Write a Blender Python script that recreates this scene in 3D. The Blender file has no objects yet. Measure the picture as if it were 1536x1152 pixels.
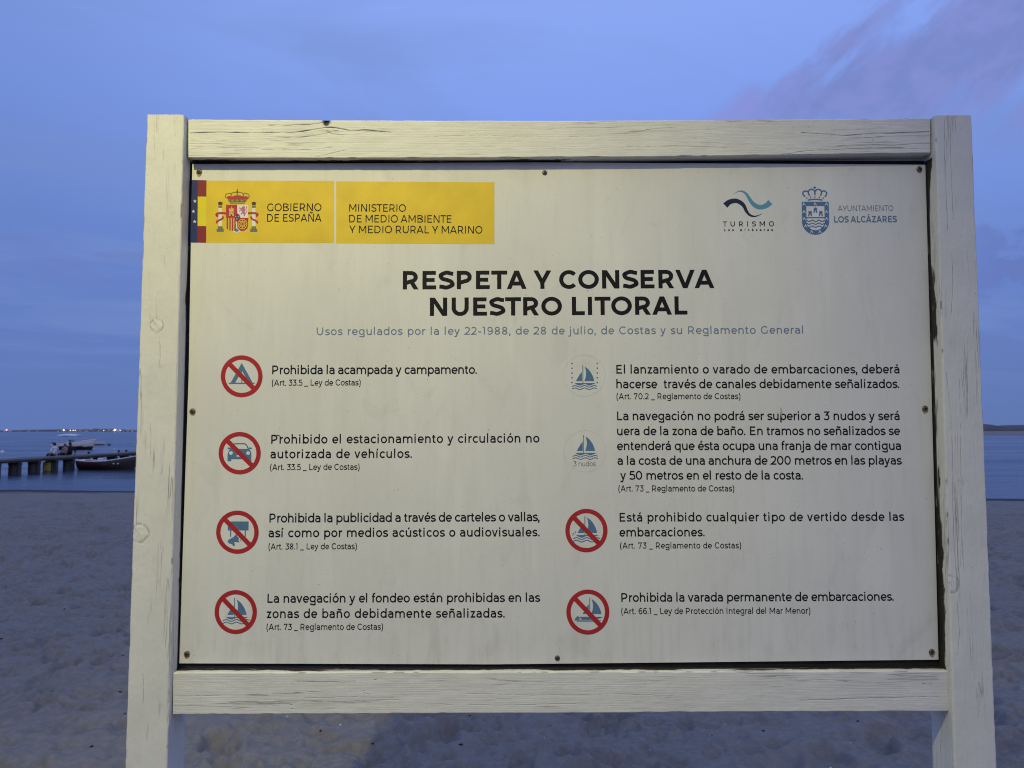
import bpy, bmesh, math, random
import numpy as np
from mathutils import Vector, Matrix, geometry

sc = bpy.context.scene
R = math.radians

# ------------------------------------------------------------------ camera
FPX = 1070.0                      # focal length in photo pixels (photo 1536 wide)
CAMZ = 1.62
PITCH = math.atan(70.0 / FPX)
cam_d = bpy.data.cameras.new("camera")
cam_d.sensor_width = 36.0
cam_d.lens = FPX / 1536.0 * 36.0
cam_d.clip_start = 0.05
cam_d.clip_end = 60000
cam_d.dof.use_dof = True
cam_d.dof.focus_distance = 1.79
cam_d.dof.aperture_fstop = 9.0
cam = bpy.data.objects.new("camera", cam_d)
sc.collection.objects.link(cam)
cam.location = (0, 0, CAMZ)
cam.rotation_euler = (math.pi / 2 + PITCH, 0, 0)
sc.camera = cam

# ------------------------------------------------------------------ world
world = bpy.data.worlds.new("World")
sc.world = world
world.use_nodes = True
wt = world.node_tree
for n in list(wt.nodes): wt.nodes.remove(n)
SKY_STRENGTH = 1.0

class NB:
    """small node-building helper"""
    def __init__(s, tree): s.t = tree
    def n(s, kind, **kw):
        nd = s.t.nodes.new(kind)
        for k, v in kw.items(): setattr(nd, k, v)
        return nd
    def put(s, sock, v):
        if isinstance(v, bpy.types.NodeSocket): s.t.links.new(v, sock)
        elif v is not None:
            if isinstance(v, tuple) and len(v) == 3 and sock.type == 'RGBA': v = v + (1,)
            sock.default_value = v
    def math(s, op, a, b=None, c=None, clamp=False):
        nd = s.n('ShaderNodeMath', operation=op, use_clamp=clamp)
        s.put(nd.inputs[0], a)
        if b is not None: s.put(nd.inputs[1], b)
        if c is not None: s.put(nd.inputs[2], c)
        return nd.outputs[0]
    def vmath(s, op, a, b=None):
        nd = s.n('ShaderNodeVectorMath', operation=op)
        s.put(nd.inputs[0], a)
        if b is not None: s.put(nd.inputs[1], b)
        return nd.outputs['Value'] if op in ('DOT_PRODUCT', 'LENGTH', 'DISTANCE') else nd.outputs[0]
    def mix(s, f, a, b, mode='MIX'):
        nd = s.n('ShaderNodeMix', data_type='RGBA', blend_type=mode)
        s.put(nd.inputs[0], f); s.put(nd.inputs[6], a); s.put(nd.inputs[7], b)
        return nd.outputs[2]
    def noise(s, vec, scale, detail=4, rough=.55, dist=0.0):
        nd = s.n('ShaderNodeTexNoise')
        s.put(nd.inputs['Vector'], vec); s.put(nd.inputs['Scale'], scale)
        s.put(nd.inputs['Detail'], detail); s.put(nd.inputs['Roughness'], rough); s.put(nd.inputs['Distortion'], dist)
        return nd.outputs['Fac']
    def mapping(s, vec, scale=(1, 1, 1), loc=(0, 0, 0), rot=(0, 0, 0)):
        nd = s.n('ShaderNodeMapping')
        s.put(nd.inputs['Vector'], vec); nd.inputs['Scale'].default_value = scale
        nd.inputs['Location'].default_value = loc; nd.inputs['Rotation'].default_value = rot
        return nd.outputs[0]
    def ramp(s, f, stops, interp='LINEAR'):
        nd = s.n('ShaderNodeValToRGB'); cr = nd.color_ramp; cr.interpolation = interp
        while len(cr.elements) < len(stops): cr.elements.new(0.5)
        for e, (p, c) in zip(cr.elements, stops):
            e.position = p; e.color = tuple(c) + (1,) if len(c) == 3 else c
        s.put(nd.inputs[0], f)
        return nd.outputs[0]
    def sstep(s, v, lo, hi):
        nd = s.n('ShaderNodeMapRange', interpolation_type='SMOOTHSTEP')
        s.put(nd.inputs['Value'], v)
        nd.inputs['From Min'].default_value = lo; nd.inputs['From Max'].default_value = hi
        return nd.outputs[0]

w = NB(wt)
tc = w.n('ShaderNodeTexCoord')
d = w.vmath('NORMALIZE', tc.outputs['Generated'])
sep = w.n('ShaderNodeSeparateXYZ'); w.put(sep.inputs[0], d)
dx, dy, dz = sep.outputs
sky = w.ramp(dz, [(0.0, (.118, .185, .430)), (.08, (.124, .202, .490)), (.22, (.148, .245, .630)),
                  (.38, (.208, .334, .825)), (.52, (.258, .388, .895)), (1.0, (.29, .41, .84))])
# the after-glow of the set sun lies behind the viewer
back = w.sstep(dy, 0.15, -0.9)
sky = w.mix(w.math('MULTIPLY', back, .80), sky, w.mix(w.sstep(dz, .10, .42), (.22, .21, .26), (.76, .74, .90)))
# left side of the view is a little darker than the middle
left = w.sstep(dx, -0.15, -0.75)
sky = w.mix(w.math('MULTIPLY', left, .55), sky, (.114, .198, .50))
# thin cloud veil everywhere
cproj = w.vmath('DIVIDE', d, w.n('ShaderNodeCombineXYZ').outputs[0])
zz = w.math('ADD', dz, .12)
cx = w.n('ShaderNodeCombineXYZ')
w.put(cx.inputs[0], w.math('DIVIDE', dx, zz)); w.put(cx.inputs[1], w.math('DIVIDE', dy, zz))
cvec = cx.outputs[0]
veil = w.noise(w.mapping(w.mapping(cvec, rot=(0, 0, R(-20))), (.5, 1.25, 1), loc=(2.3, .4, 0)), 1.5, 6, .58, .7)
veil = w.math('MULTIPLY', w.sstep(veil, .40, .66), w.sstep(dz, .02, .15))
sky = w.mix(w.math('MULTIPLY', veil, .50), sky, (.185, .278, .60))
# purple cloud bank high on the right, and small low wisps
az = w.math('MULTIPLY', w.math('ARCTAN2', dx, dy), 57.2958); el = w.math('MULTIPLY', w.math('ARCSINE', dz), 57.2958)
ae = w.n('ShaderNodeCombineXYZ'); w.put(ae.inputs[0], az); w.put(ae.inputs[1], el); ae = ae.outputs[0]
streak = w.noise(w.mapping(w.mapping(ae, rot=(0, 0, R(-38))), (.075, .21, 1), loc=(1.7, .6, 0)), 1.0, 8, .60, 1.1)
puff = w.noise(w.mapping(ae, (.35, .5, 1)), 1.0, 6, .62, .4)
v = w.math('ABSOLUTE', w.math('SUBTRACT', el, w.math('MULTIPLY_ADD', az, .16, 19.8)))
hw = w.math('MAXIMUM', w.math('MULTIPLY_ADD', az, .20, -.9), .3)
core = w.math('SUBTRACT', 1.0, w.math('DIVIDE', v, hw))
bm = w.math('ADD', w.math('ADD', w.math('MULTIPLY', streak, 1.5), w.math('MULTIPLY', puff, .5)), w.math('MULTIPLY', core, .42))
bm = w.math('MULTIPLY', w.sstep(bm, .96, 1.34), w.math('MULTIPLY', w.sstep(az, 4, 15), w.sstep(az, 75, 55)))
ccol = w.mix(w.sstep(puff, .40, .62), (.190, .245, .570), (.222, .268, .625))
ccol = w.mix(w.math('MULTIPLY', w.sstep(az, 24, 17), .85), ccol, (.255, .300, .715))
sky = w.mix(w.math('MULTIPLY', bm, .92), sky, ccol)
lowb = w.math('SUBTRACT', w.math('ADD', w.math('MULTIPLY', puff, 2.4), -.9), w.math('MULTIPLY', w.math('ABSOLUTE', w.math('SUBTRACT', el, 11.0)), .28))
lowb = w.math('MULTIPLY', w.sstep(lowb, -.35, .05), w.sstep(az, 31, 35))
sky = w.mix(w.math('MULTIPLY', lowb, .45), sky, (.120, .165, .43))
wis = w.noise(w.mapping(d, (2.2, 2.2, 11)), 1.7, 5, .6, .4)
wm = w.math('MULTIPLY', w.math('MULTIPLY', w.sstep(wis, .53, .72), w.sstep(dz, .04, .12)), w.sstep(dz, .36, .22))
sky = w.mix(w.math('MULTIPLY', wm, .40), sky, (.150, .180, .45))
# below the horizon
sky = w.mix(w.sstep(dz, 0.0, -0.04), sky, (.05, .06, .10))
bg = w.n('ShaderNodeBackground'); w.put(bg.inputs['Color'], sky); bg.inputs['Strength'].default_value = SKY_STRENGTH
out = w.n('ShaderNodeOutputWorld'); wt.links.new(bg.outputs[0], out.inputs[0])

sc.cycles.filter_width = 1.1
sc.view_settings.view_transform = 'Standard'
sc.view_settings.look = 'None'
sc.view_settings.exposure = 0.0
sc.view_settings.gamma = 1.0

# ------------------------------------------------------------------ helpers
COL = sc.collection
rnd = random.Random(7)
def tag(o, label=None, cat=None, group=None, kind=None):
    if label: o['label'] = label
    if cat: o['category'] = cat
    if group: o['group'] = group
    if kind: o['kind'] = kind
    return o
def empty(name, loc, rz=0):
    o = bpy.data.objects.new(name, None); COL.objects.link(o)
    o.location = loc; o.rotation_euler = (0, 0, rz); o.empty_display_size = .1
    return o

class MB:
    """collects polygons, then links them as one mesh object"""
    def __init__(s): s.v = []; s.f = []; s.m = []
    def add(s, verts, faces, mi=0):
        o = len(s.v); s.v += [tuple(p) for p in verts]
        s.f += [tuple(i + o for i in f) for f in faces]; s.m += [mi] * len(faces)
    def box(s, c, size, mi=0, rz=0, bev=0.0):
        bm = bmesh.new(); bmesh.ops.create_cube(bm, size=1)
        for v in bm.verts: v.co = Vector((v.co.x * size[0], v.co.y * size[1], v.co.z * size[2]))
        if bev: bmesh.ops.bevel(bm, geom=bm.edges[:], offset=bev, segments=2, affect='EDGES', profile=.5)
        M = Matrix.Translation(c) @ Matrix.Rotation(rz, 4, 'Z'); bm.transform(M)
        s.bm(bm, mi)
    def bm(s, bm, mi=0):
        bm.verts.index_update()
        s.add([v.co[:] for v in bm.verts], [[v.index for v in f.verts] for f in bm.faces], mi); bm.free()
    def tube(s, pts, rad, n=10, mi=0, cap=True):
        pts = [Vector(p) for p in pts]
        if not hasattr(rad, '__len__'): rad = [rad] * len(pts)
        rings = []
        up = Vector((0, 0, 1))
        for i, p in enumerate(pts):
            t = (pts[min(i + 1, len(pts) - 1)] - pts[max(i - 1, 0)]).normalized()
            a = t.cross(up)
            if a.length < 1e-3: a = t.cross(Vector((0, 1, 0)))
            a.normalize(); b = t.cross(a)
            rings.append([p + (a * math.cos(2 * math.pi * k / n) + b * math.sin(2 * math.pi * k / n)) * rad[i] for k in range(n)])
        V = [v for r in rings for v in r]; F = []
        for i in range(len(pts) - 1):
            for k in range(n):
                F.append((i * n + k, i * n + (k + 1) % n, (i + 1) * n + (k + 1) % n, (i + 1) * n + k))
        if cap:
            F.append(tuple(range(n))); F.append(tuple((len(pts) - 1) * n + k for k in reversed(range(n))))
        s.add(V, F, mi)
    def lathe(s, prof, c=(0, 0, 0), n=20, mi=0):
        V = [(c[0] + r * math.cos(2 * math.pi * k / n), c[1] + r * math.sin(2 * math.pi * k / n), c[2] + z) for r, z in prof for k in range(n)]
        F = [(i * n + k, i * n + (k + 1) % n, (i + 1) * n + (k + 1) % n, (i + 1) * n + k) for i in range(len(prof) - 1) for k in range(n)]
        s.add(V, F, mi)
    def build(s, name, mats, parent=None, smooth=False, loc=None):
        me = bpy.data.meshes.new(name); me.from_pydata(s.v, [], s.f); me.update()
        for m in (mats if isinstance(mats, (list, tuple)) else [mats]): me.materials.append(m)
        me.polygons.foreach_set('material_index', s.m)
        if smooth: me.polygons.foreach_set('use_smooth', [True] * len(me.polygons))
        o = bpy.data.objects.new(name, me); COL.objects.link(o)
        if parent: o.parent = parent
        if loc: o.location = loc
        return o

def mat(name, col, rough=.6, var=.12, scale=30, bump=0.0, bscale=None, metal=0.0, spec=.4, emit=None, es=0, stretch=(1, 1, 1)):
    m = bpy.data.materials.new(name); m.use_nodes = True
    b = NB(m.node_tree); p = m.node_tree.nodes['Principled BSDF']
    t = b.n('ShaderNodeTexCoord'); vec = b.mapping(t.outputs['Object'], stretch)
    f = b.noise(vec, scale, 5, .6)
    lo = tuple(max(0, c * (1 - var)) for c in col); hi = tuple(min(1, c * (1 + var)) for c in col)
    b.put(p.inputs['Base Color'], b.ramp(f, [(.3, lo), (.7, hi)]))
    p.inputs['Roughness'].default_value = rough; p.inputs['Metallic'].default_value = metal
    p.inputs['Specular IOR Level'].default_value = spec
    if bump:
        bn = b.n('ShaderNodeBump'); bn.inputs['Strength'].default_value = bump; bn.inputs['Distance'].default_value = .01
        b.put(bn.inputs['Height'], b.noise(vec, bscale or scale * 3, 5, .6)); b.put(p.inputs['Normal'], bn.outputs[0])
    if emit:
        p.inputs['Emission Color'].default_value = tuple(emit) + (1,); p.inputs['Emission Strength'].default_value = es
    return m

# numpy value noise ---------------------------------------------------------
def _h(ix, iy, seed):
    n = (ix.astype(np.int64) * 374761393 + iy.astype(np.int64) * 668265263 + seed * 2147483647) & 0x7fffffff
    n = ((n ^ (n >> 13)) * 1274126177) & 0x7fffffff
    n = n ^ (n >> 16)
    return (n & 0xffff) / 65535.0
def vn(x, y, seed=0):
    x = np.asarray(x, float); y = np.asarray(y, float)
    ix = np.floor(x); iy = np.floor(y); fx = x - ix; fy = y - iy
    fx = fx * fx * fx * (fx * (fx * 6 - 15) + 10); fy = fy * fy * fy * (fy * (fy * 6 - 15) + 10)
    a = _h(ix, iy, seed); b = _h(ix + 1, iy, seed); c = _h(ix, iy + 1, seed); e = _h(ix + 1, iy + 1, seed)
    return (a * (1 - fx) + b * fx) * (1 - fy) + (c * (1 - fx) + e * fx) * fy - .5
def fbm(x, y, seed=0, o=4, g=.5):
    s = 0; a = 1
    for k in range(o):
        s = s + a * vn(x * 2 ** k, y * 2 ** k, seed + k * 17); a *= g
    return s

def grid_mesh(name, X, Y, Z, mats, smooth=True, wrap=False, parent=None):
    nr, nc = X.shape
    V = np.stack([X, Y, Z], -1).reshape(-1, 3)
    r = np.arange(nr - 1)[:, None]; c = np.arange(nc if wrap else nc - 1)[None, :]
    c2 = (c + 1) % nc
    F = np.stack([r * nc + c, r * nc + c2, (r + 1) * nc + c2, (r + 1) * nc + c], -1).reshape(-1, 4)
    me = bpy.data.meshes.new(name)
    me.vertices.add(len(V)); me.vertices.foreach_set('co', V.ravel().astype(np.float32))
    me.loops.add(F.size); me.loops.foreach_set('vertex_index', F.ravel().astype(np.int32))
    me.polygons.add(len(F)); me.polygons.foreach_set('loop_start', (np.arange(len(F)) * 4).astype(np.int32))
    me.update(calc_edges=True); me.validate()
    me.polygons.foreach_set('use_smooth', [smooth] * len(me.polygons))
    for m in (mats if isinstance(mats, (list, tuple)) else [mats]): me.materials.append(m)
    o = bpy.data.objects.new(name, me); COL.objects.link(o)
    if parent: o.parent = parent
    return o

# measuring: a spot of the photo, seen on the upright plane y = Y, as world x, z
CT, ST = math.cos(PITCH), math.sin(PITCH)
def P(px, py, Y):
    x = (px - 768) / FPX; y = (576 - py) / FPX
    dyv = CT - y * ST; dzv = ST + y * CT
    t = Y / dyv
    return (x * t, CAMZ + dzv * t)
LAMP_W = 330.0
# ================================================================== SETTING
WATER = -1.15
def shore(x): return 31.3 - 0.098 * x
# ---- sand
def sand_mat():
    m = bpy.data.materials.new("beach_sand"); m.use_nodes = True
    b = NB(m.node_tree); p = m.node_tree.nodes['Principled BSDF']
    t = b.n('ShaderNodeTexCoord'); o = t.outputs['Object']
    big = b.noise(o, .9, 5, .6); fine = b.noise(o, 260, 3, .7); mid = b.noise(o, 22, 5, .65)
    c = b.ramp(big, [(.32, (.208, .190, .168)), (.7, (.268, .246, .218))])
    c = b.mix(b.sstep(mid, .35, .7), c, (.295, .272, .242))
    c = b.mix(b.math('MULTIPLY', b.sstep(fine, .50, .68), .70), c, (.13, .115, .10))
    # damp sand low by the water
    sp = b.n('ShaderNodeSeparateXYZ'); b.put(sp.inputs[0], o)
    wet = b.sstep(b.math('ADD', sp.outputs[2], b.math('MULTIPLY', mid, .10)), -.98, -1.07)
    c = b.mix(wet, c, (.062, .057, .055))
    b.put(p.inputs['Base Color'], c)
    p.inputs['Roughness'].default_value = .95; p.inputs['Specular IOR Level'].default_value = .15
    bn = b.n('ShaderNodeBump'); bn.inputs['Strength'].default_value = .55; bn.inputs['Distance'].default_value = .006
    b.put(bn.inputs['Height'], b.math('ADD', fine, b.math('MULTIPLY', mid, 2.0))); b.put(p.inputs['Normal'], bn.outputs[0])
    return m
SAND_AMP = 1.0
def base_z(x, y):
    s = shore(x)
    t = (y - 2.5) / (s - 2.5)
    z = np.where(t < 0, 0, WATER * np.minimum(t, 1))
    z = np.where(t > 1, WATER - np.minimum((y - s) * .035, 4.0), z)
    return z
def ground():
    ang = np.concatenate([np.linspace(R(-56), R(56), 760), np.linspace(R(60), R(300), 70)])
    rad = np.concatenate([[.02], np.linspace(.25, 2.1, 24), 2.15 * 1.006 ** np.arange(0, 175), 2.15 * 1.006 ** 174 * 1.0033 ** np.arange(1, 560)])
    far = rad[-1] * 1.25 ** np.arange(1, 30); rad = np.concatenate([rad, far])
    A, Rr = np.meshgrid(ang, rad)
    X = Rr * np.sin(A); Y = Rr * np.cos(A)
    Z = base_z(X, Y)
    fade = np.clip((shore(X) - Y) / 4.0, 0, 1) * np.clip(1.35 - Rr / 60, 0.2, 1)
    # trampled dry sand: soft hollows with sharper crests
    wx = X + .12 * fbm(X * 3, Y * 3, 91, 2); wy = Y + .12 * fbm(X * 3 + 9, Y * 3, 92, 2)
    n1 = fbm(wx / .62, wy / .50, 3, 3, .5); n2 = 1 - np.abs(2 * fbm(wx / .46, wy / .36, 11, 2, .45))
    n3 = fbm(X / .11, Y / .11, 29, 3, .55)
    H = .030 * fbm(wx / 1.0, wy / .8, 3, 3, .5) + .022 * (n2 - .6) + .0060 * n3 + .035 * fbm(X / 2.6, Y / 2.2, 41, 2)
    # foot prints
    rr = np.random.RandomState(5)
    FP = np.zeros_like(X)
    front = 760
    xs = X[:, :front]; ys = Y[:, :front]; fp = FP[:, :front]
    for k in range(15000):
        small = k >= 5200
        dd = 2.2 + (20 if small else 27) * rr.rand() ** (.85 if small else .72); aa = R(-52) + R(104) * rr.rand()
        cx, cy = dd * math.sin(aa), dd * math.cos(aa)
        th = rr.rand() * math.pi * 2; L = .10 + .07 * rr.rand(); W = .042 + .035 * rr.rand(); dep = .018 + .034 * rr.rand()
        if small: L *= .55; W *= .75; dep *= .48
        i0, i1 = np.searchsorted(rad, [dd - .45, dd + .45]); da = .45 / dd
        j0, j1 = np.searchsorted(ang[:front], [aa - da, aa + da])
        if j1 <= j0 or i1 <= i0: continue
        ux = xs[i0:i1, j0:j1] - cx; uy = ys[i0:i1, j0:j1] - cy
        a = (ux * math.cos(th) + uy * math.sin(th)) / L; bq = (-ux * math.sin(th) + uy * math.cos(th)) / W
        q = np.sqrt(a * a + bq * bq + 1e-6) + .25 * vn(ux * 14 + k, uy * 14, k)
        fp[i0:i1, j0:j1] += -dep * (1 / (1 + np.exp((q - 1) * 9))) + dep * .26 * np.exp(-((q - 1.5) / .42) ** 2)
    FP[:, :front] = np.clip(fp, -.07, .04)
    Z = Z + (H + FP * 1.05) * fade * (1 + np.clip((Rr - 5) / 12, 0, 1.1))
    # level round the camera's own spot
    o = grid_mesh("ground", X, Y, Z, sand_mat(), wrap=True)
    tag(o, "grey trampled beach sand running down to the water", kind="structure")
    return o
ground()

# ---- water
def water():
    m = bpy.data.materials.new("sea_water"); m.use_nodes = True
    b = NB(m.node_tree); p = m.node_tree.nodes['Principled BSDF']
    t = b.n('ShaderNodeTexCoord'); o = t.outputs['Object']
    pat = b.noise(b.mapping(o, (.02, .10, 1)), 1.0, 4, .6)
    b.put(p.inputs['Base Color'], b.ramp(pat, [(.35, (.022, .038, .066)), (.65, (.050, .082, .135))]))
    b.put(p.inputs['Roughness'], b.math('MULTIPLY_ADD', b.sstep(pat, .35, .65), .22, .10)); p.inputs['IOR'].default_value = 1.33
    bn = b.n('ShaderNodeBump'); bn.inputs['Strength'].default_value = .85; bn.inputs['Distance'].default_value = .18
    h = b.math('ADD', b.noise(b.mapping(o, (.7, 1.5, 1)), 1.0, 4, .6), b.math('MULTIPLY', b.noise(b.mapping(o, (.10, .22, 1)), 1.0, 3, .55), 1.6))
    b.put(bn.inputs['Height'], h); b.put(p.inputs['Normal'], bn.outputs[0])
    ys = [24, 26, 28, 30, 32, 35, 40, 50, 70, 100, 160, 260, 450, 800, 1500, 3000, 7000, 16000, 30000]
    X, Y = np.meshgrid(np.linspace(-1, 1, 41), np.array(ys, float))
    X = X * (60 + Y * 1.6)
    o = grid_mesh("water", X, Y, np.full_like(X, WATER), m)
    tag(o, "calm blue evening sea", kind="structure")
water()

# ---- far hills across the water (right) and the low far shore (left)
hill_m = mat("far_hill_scrub", (.115, .10, .10), .95, .25, .01)
def ridge(name, x0, x1, y, depth, hfun, n=160, m=hill_m, label=None):
    xs = np.linspace(x0, x1, n); vs = np.linspace(0, 1, 26) ** 1.7
    X, V = np.meshgrid(xs, vs)
    prof = np.sin(np.pi * V) ** .45
    Hh = hfun(X) * prof * (1 + .25 * fbm(X / 90, V * 4, 5, 3))
    Y = y + V * depth + 25 * fbm(X / 160, V * 3, 8, 2)
    o = grid_mesh(name, X, Y, WATER - .4 + np.maximum(Hh, 0), m, smooth=False)
    tag(o, label, kind="structure")
def right_h(X):
    px = 768 + X / 3000 * FPX
    h = 17 * np.exp(-((px - 1500) / 26) ** 2) + 21 + 5 * vn(px / 60, px * 0, 2) + 9 * np.exp(-((px - 1640) / 70) ** 2)
    return h * np.clip((px - 1300) / 120, 0, 1)
ridge("hills", 1500, 3600, 3000, 700, right_h, label="low dark hills across the water on the right")
def left_h(X):
    px = 768 + X / 1900 * FPX
    h = 3.0 + 3.0 * vn(px / 30, px * 0, 4) + 4.5 * np.exp(-((px - 30) / 40) ** 2)
    return np.maximum(h, 1.2)
ridge("terrain", -2400, -500, 1900, 420, left_h, label="low far shore along the horizon on the left")

# ---- far town: a smear of pale low buildings, one mass
town_m = [mat("far_plaster", (.36, .31, .29), .9, .2, .05), mat("far_window_glow", (.5, .4, .3), .6, .05, 1, emit=(1, .78, .6), es=1.0)]
tb = MB(); rt = random.Random(21)
for k in range(86):
    px = rt.choice([rt.uniform(84, 206), rt.uniform(100, 122), rt.uniform(124, 152), rt.uniform(-20, 60), rt.uniform(140, 200)])
    y = 1893 + rt.uniform(-3, 6) + 0.02 * k; x = (px - 768) / FPX * y
    wd, h = rt.uniform(5, 13), rt.uniform(2.2, 6.2)
    if 135 < px < 178: h *= 1.25
    if px < 70: h *= .6
    tb.box((x, y, WATER + h / 2 + .2), (wd, 8, h), 0)
    tb.box((x, y, WATER + h + .35), (wd * .5, 5, 1.1), 0)
    for q in range(3):
        if rt.random() < .3:
            tb.box((x + rt.uniform(-.35, .35) * wd, y - 4.05, WATER + rt.uniform(1.2, h)), (rt.uniform(.7, 1.6), .12, .7), 1)
to = tb.build("distant_town", town_m); tag(to, "smear of pale low buildings on the far shore", kind="stuff")

def shore_light(px, py, r, col, es, label, y=1880):
    x = (px - 768) / FPX * y; top = CAMZ - (py - 646) / FPX * y
    e = tag(empty("shore_light", (x, y, WATER)), label, "light", "lights along the far shore")
    b = MB(); b.tube([(0, 0, 0), (0, 0, top - WATER - r)], [.35, .2], 8); b.build("mast", steel_far, e, True)
    b = MB(); b.lathe([(.05, -r), (r * .8, -r * .6), (r, 0), (r * .8, r * .6), (.05, r)], (0, 0, top - WATER), 14)
    b.build("lamp", mat("far_lamp_glow", col, .4, .02, 1, emit=col, es=es), e, True)
steel_far = mat("far_steel", (.2, .2, .22), .6)
shore_light(11.5, 645, 2.03, (1, .36, .40), 2.04, "red light standing alone at the far left of the distant shore")
shore_light(97, 645.2, 1.48, (1, .93, .86), 3.82, "white light at the left end of the far town, above the canopied boat")
shore_light(107, 645.6, 1.17, (1, .80, .62), 2.21, "small warm light left in the close row of the far town")
shore_light(111, 645.4, 1.17, (1, .82, .66), 2.38, "small warm light in the middle of the far town's close row")
shore_light(114.5, 645.6, 1.09, (1, .80, .62), 2.21, "small warm light right in the close row of the far town")
shore_light(157, 645.8, 1.09, (.95, .9, 1), 1.36, "dim white light left of the brightest light of the far town")
shore_light(173.5, 645.0, 2.03, (1, .98, .95), 9.35, "brightest white light of the far town, near the sign's left post")
shore_light(181.5, 645.4, 1.17, (.95, .92, 1), 1.87, "small white light just right of the brightest far light")
# ================================================================== STROKE LETTERING
XH, CH, AS, DS = 525, 700, 742, -190
def arc(cx, cy, rx, ry, a0, a1, n=None):
    n = n or max(4, int(abs(a1 - a0) / 15))
    return [(cx + rx * math.cos(R(a0 + (a1 - a0) * i / n)), cy + ry * math.sin(R(a0 + (a1 - a0) * i / n))) for i in range(n + 1)]
def cr(pts, n=6):
    o = []; p = [pts[0]] + list(pts) + [pts[-1]]
    for i in range(1, len(p) - 2):
        for k in range(n):
            t = k / n; t2 = t * t; t3 = t2 * t
            o.append(tuple(.5 * ((2 * p[i][j]) + (-p[i - 1][j] + p[i + 1][j]) * t + (2 * p[i - 1][j] - 5 * p[i][j] + 4 * p[i + 1][j] - p[i + 2][j]) * t2
                           + (-p[i - 1][j] + 3 * p[i][j] - 3 * p[i + 1][j] + p[i + 2][j]) * t3) for j in (0, 1)))
    return o + [tuple(pts[-1])]
def dg(x0, y0, x1, y1, w):
    k = w / 2 * math.hypot(x1 - x0, y1 - y0) / max(abs(y1 - y0), 1e-6)
    return ('fill', [(x0 - k, y0), (x0 + k, y0), (x1 + k, y1), (x1 - k, y1)])
def dot(x, y, r): return ('fill', arc(x, y, r, r, 0, 345, 11))
_fc = {}
def font(w):
    if w in _fc: return _fc[w]
    h = w / 2; G = {}
    ov = 8
    def put(c, adv, *st, lb=70): G[c] = (adv, [(s if (isinstance(s, tuple) and s[0] == 'fill') else ('st', s)) for s in st], lb)
    X = XH; dr = w * .62
    def bowl(c0, bw): return arc(c0, X / 2, bw / 2 - h, X / 2 - h + ov, 0, 360, 28)
    # ---- lower case
    def lc_a(bw=470):
        return [cr([(52, X - 105), (120, X - 48 - h * .3), (225, X - h + ov), (345, X - h - 25), (bw - h, X - 190)]) + [(bw - h, 0)],
                [(bw - h, 305 - h * .1), (200, 305 - h * .1)] + arc(200, (305 + h) / 2 - 4, 200 - h, (305 - h) / 2, 90, 270) + cr([(215, h - ov), (330, h + 15), (bw - h, 150)])]
    put('a', 560, *lc_a(), lb=45)
    put('b', 630, [(h, 0), (h, AS)], arc(270, X / 2, 270 - h, X / 2 - h + ov, 0, 360, 28), lb=80)
    put('d', 630, [(540 - h, 0), (540 - h, AS)], arc(270, X / 2, 270 - h, X / 2 - h + ov, 0, 360, 28), lb=45)
    put('p', 630, [(h, DS), (h, X)], arc(270, X / 2, 270 - h, X / 2 - h + ov, 0, 360, 28), lb=80)
    put('q', 630, [(540 - h, DS), (540 - h, X)], arc(270, X / 2, 270 - h, X / 2 - h + ov, 0, 360, 28), lb=45)
    put('o', 600, bowl(270, 540), lb=45)
    cc = arc(270, X / 2, 270 - h, X / 2 - h + ov, 42, 318, 22)
    put('c', 520, cc, lb=45)
    put('e', 575, [(h, X / 2 - 5), (530 - h * .6, X / 2 - 5)] , arc(268, X / 2, 268 - h, X / 2 - h + ov, 0, 318, 24), lb=45)
    put('f', 325, cr([(330, AS - h - 8), (250, AS - h + 8), (175, AS - h - 45), (150, AS - 170)]) + [(150, 0)], [(50, X - h - 5), (305, X - h - 5)], lb=0)
    gt = cr([(540 - h, 60), (535 - h, -60), (470, -150 + h * .3), (285, DS - 10 + h), (130, -165 + h), (55, -110)])
    put('g', 630, [(540 - h, X), (540 - h, 40)] + gt, arc(270, X / 2 + 15, 270 - h, X / 2 - h - 8, 0, 360, 28), lb=45)
    def arch(x0, x1, top=X, r=.44):
        ry = X * r; cx = (x0 + x1) / 2
        return arc(cx, top - ry + ov, (x1 - x0) / 2, ry - h, 180, 0, 14) + [(x1, 0)]
    put('h', 630, [(h, 0), (h, AS)], arch(h, 490 - h), lb=80)
    put('n', 630, [(h, 0), (h, X)], arch(h, 490 - h), lb=80)
    put('m', 980, [(h, 0), (h, X)], arch(h, 420 + h * .2), arch(420 + h * .2, 835 - h + h * .2), lb=80)
    put('r', 375, [(h, 0), (h, X)], arc(h + 235, X - 225, 235, 225 - h + ov, 178, 90, 8), lb=80)
    put('u', 625, [(h, X)] + arc(245, 225, 245 - h, 225 - h + ov, 180, 360, 14) + [(490 - h, X)], [(490 - h, 230), (490 - h, 0)], lb=75)
    put('i', 255 + (w - 74) * .9, [(h, 0), (h, X)], dot(h, X + 130, dr), lb=80)
    put('í', 255 + (w - 74) * .9, [(h, 0), (h, X)], [(h - 25, X + 70), (h + 85, X + 205)], lb=80)
    put('j', 260, [(h + 30, X), (h + 30, -60)] + cr([(h + 30, -60), (h - 5, -140), (-60, DS + h - 5), (-125, -150)]), dot(h + 30, X + 130, dr), lb=50)
    put('l', 255 + (w - 74) * .9, [(h, 0), (h, AS)], lb=80)
    put('s', 475, cr([(405, X - 95), (330, X - h - 12), (215, X - h + ov), (85, X - h - 50), (62, X - 150), (125, X / 2 + 25), (230, X / 2 - 3),
                      (340, X / 2 - 35), (400, 150), (370, h + 45), (225, h - ov), (110, h + 15), (25, 85)]), lb=35)
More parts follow.
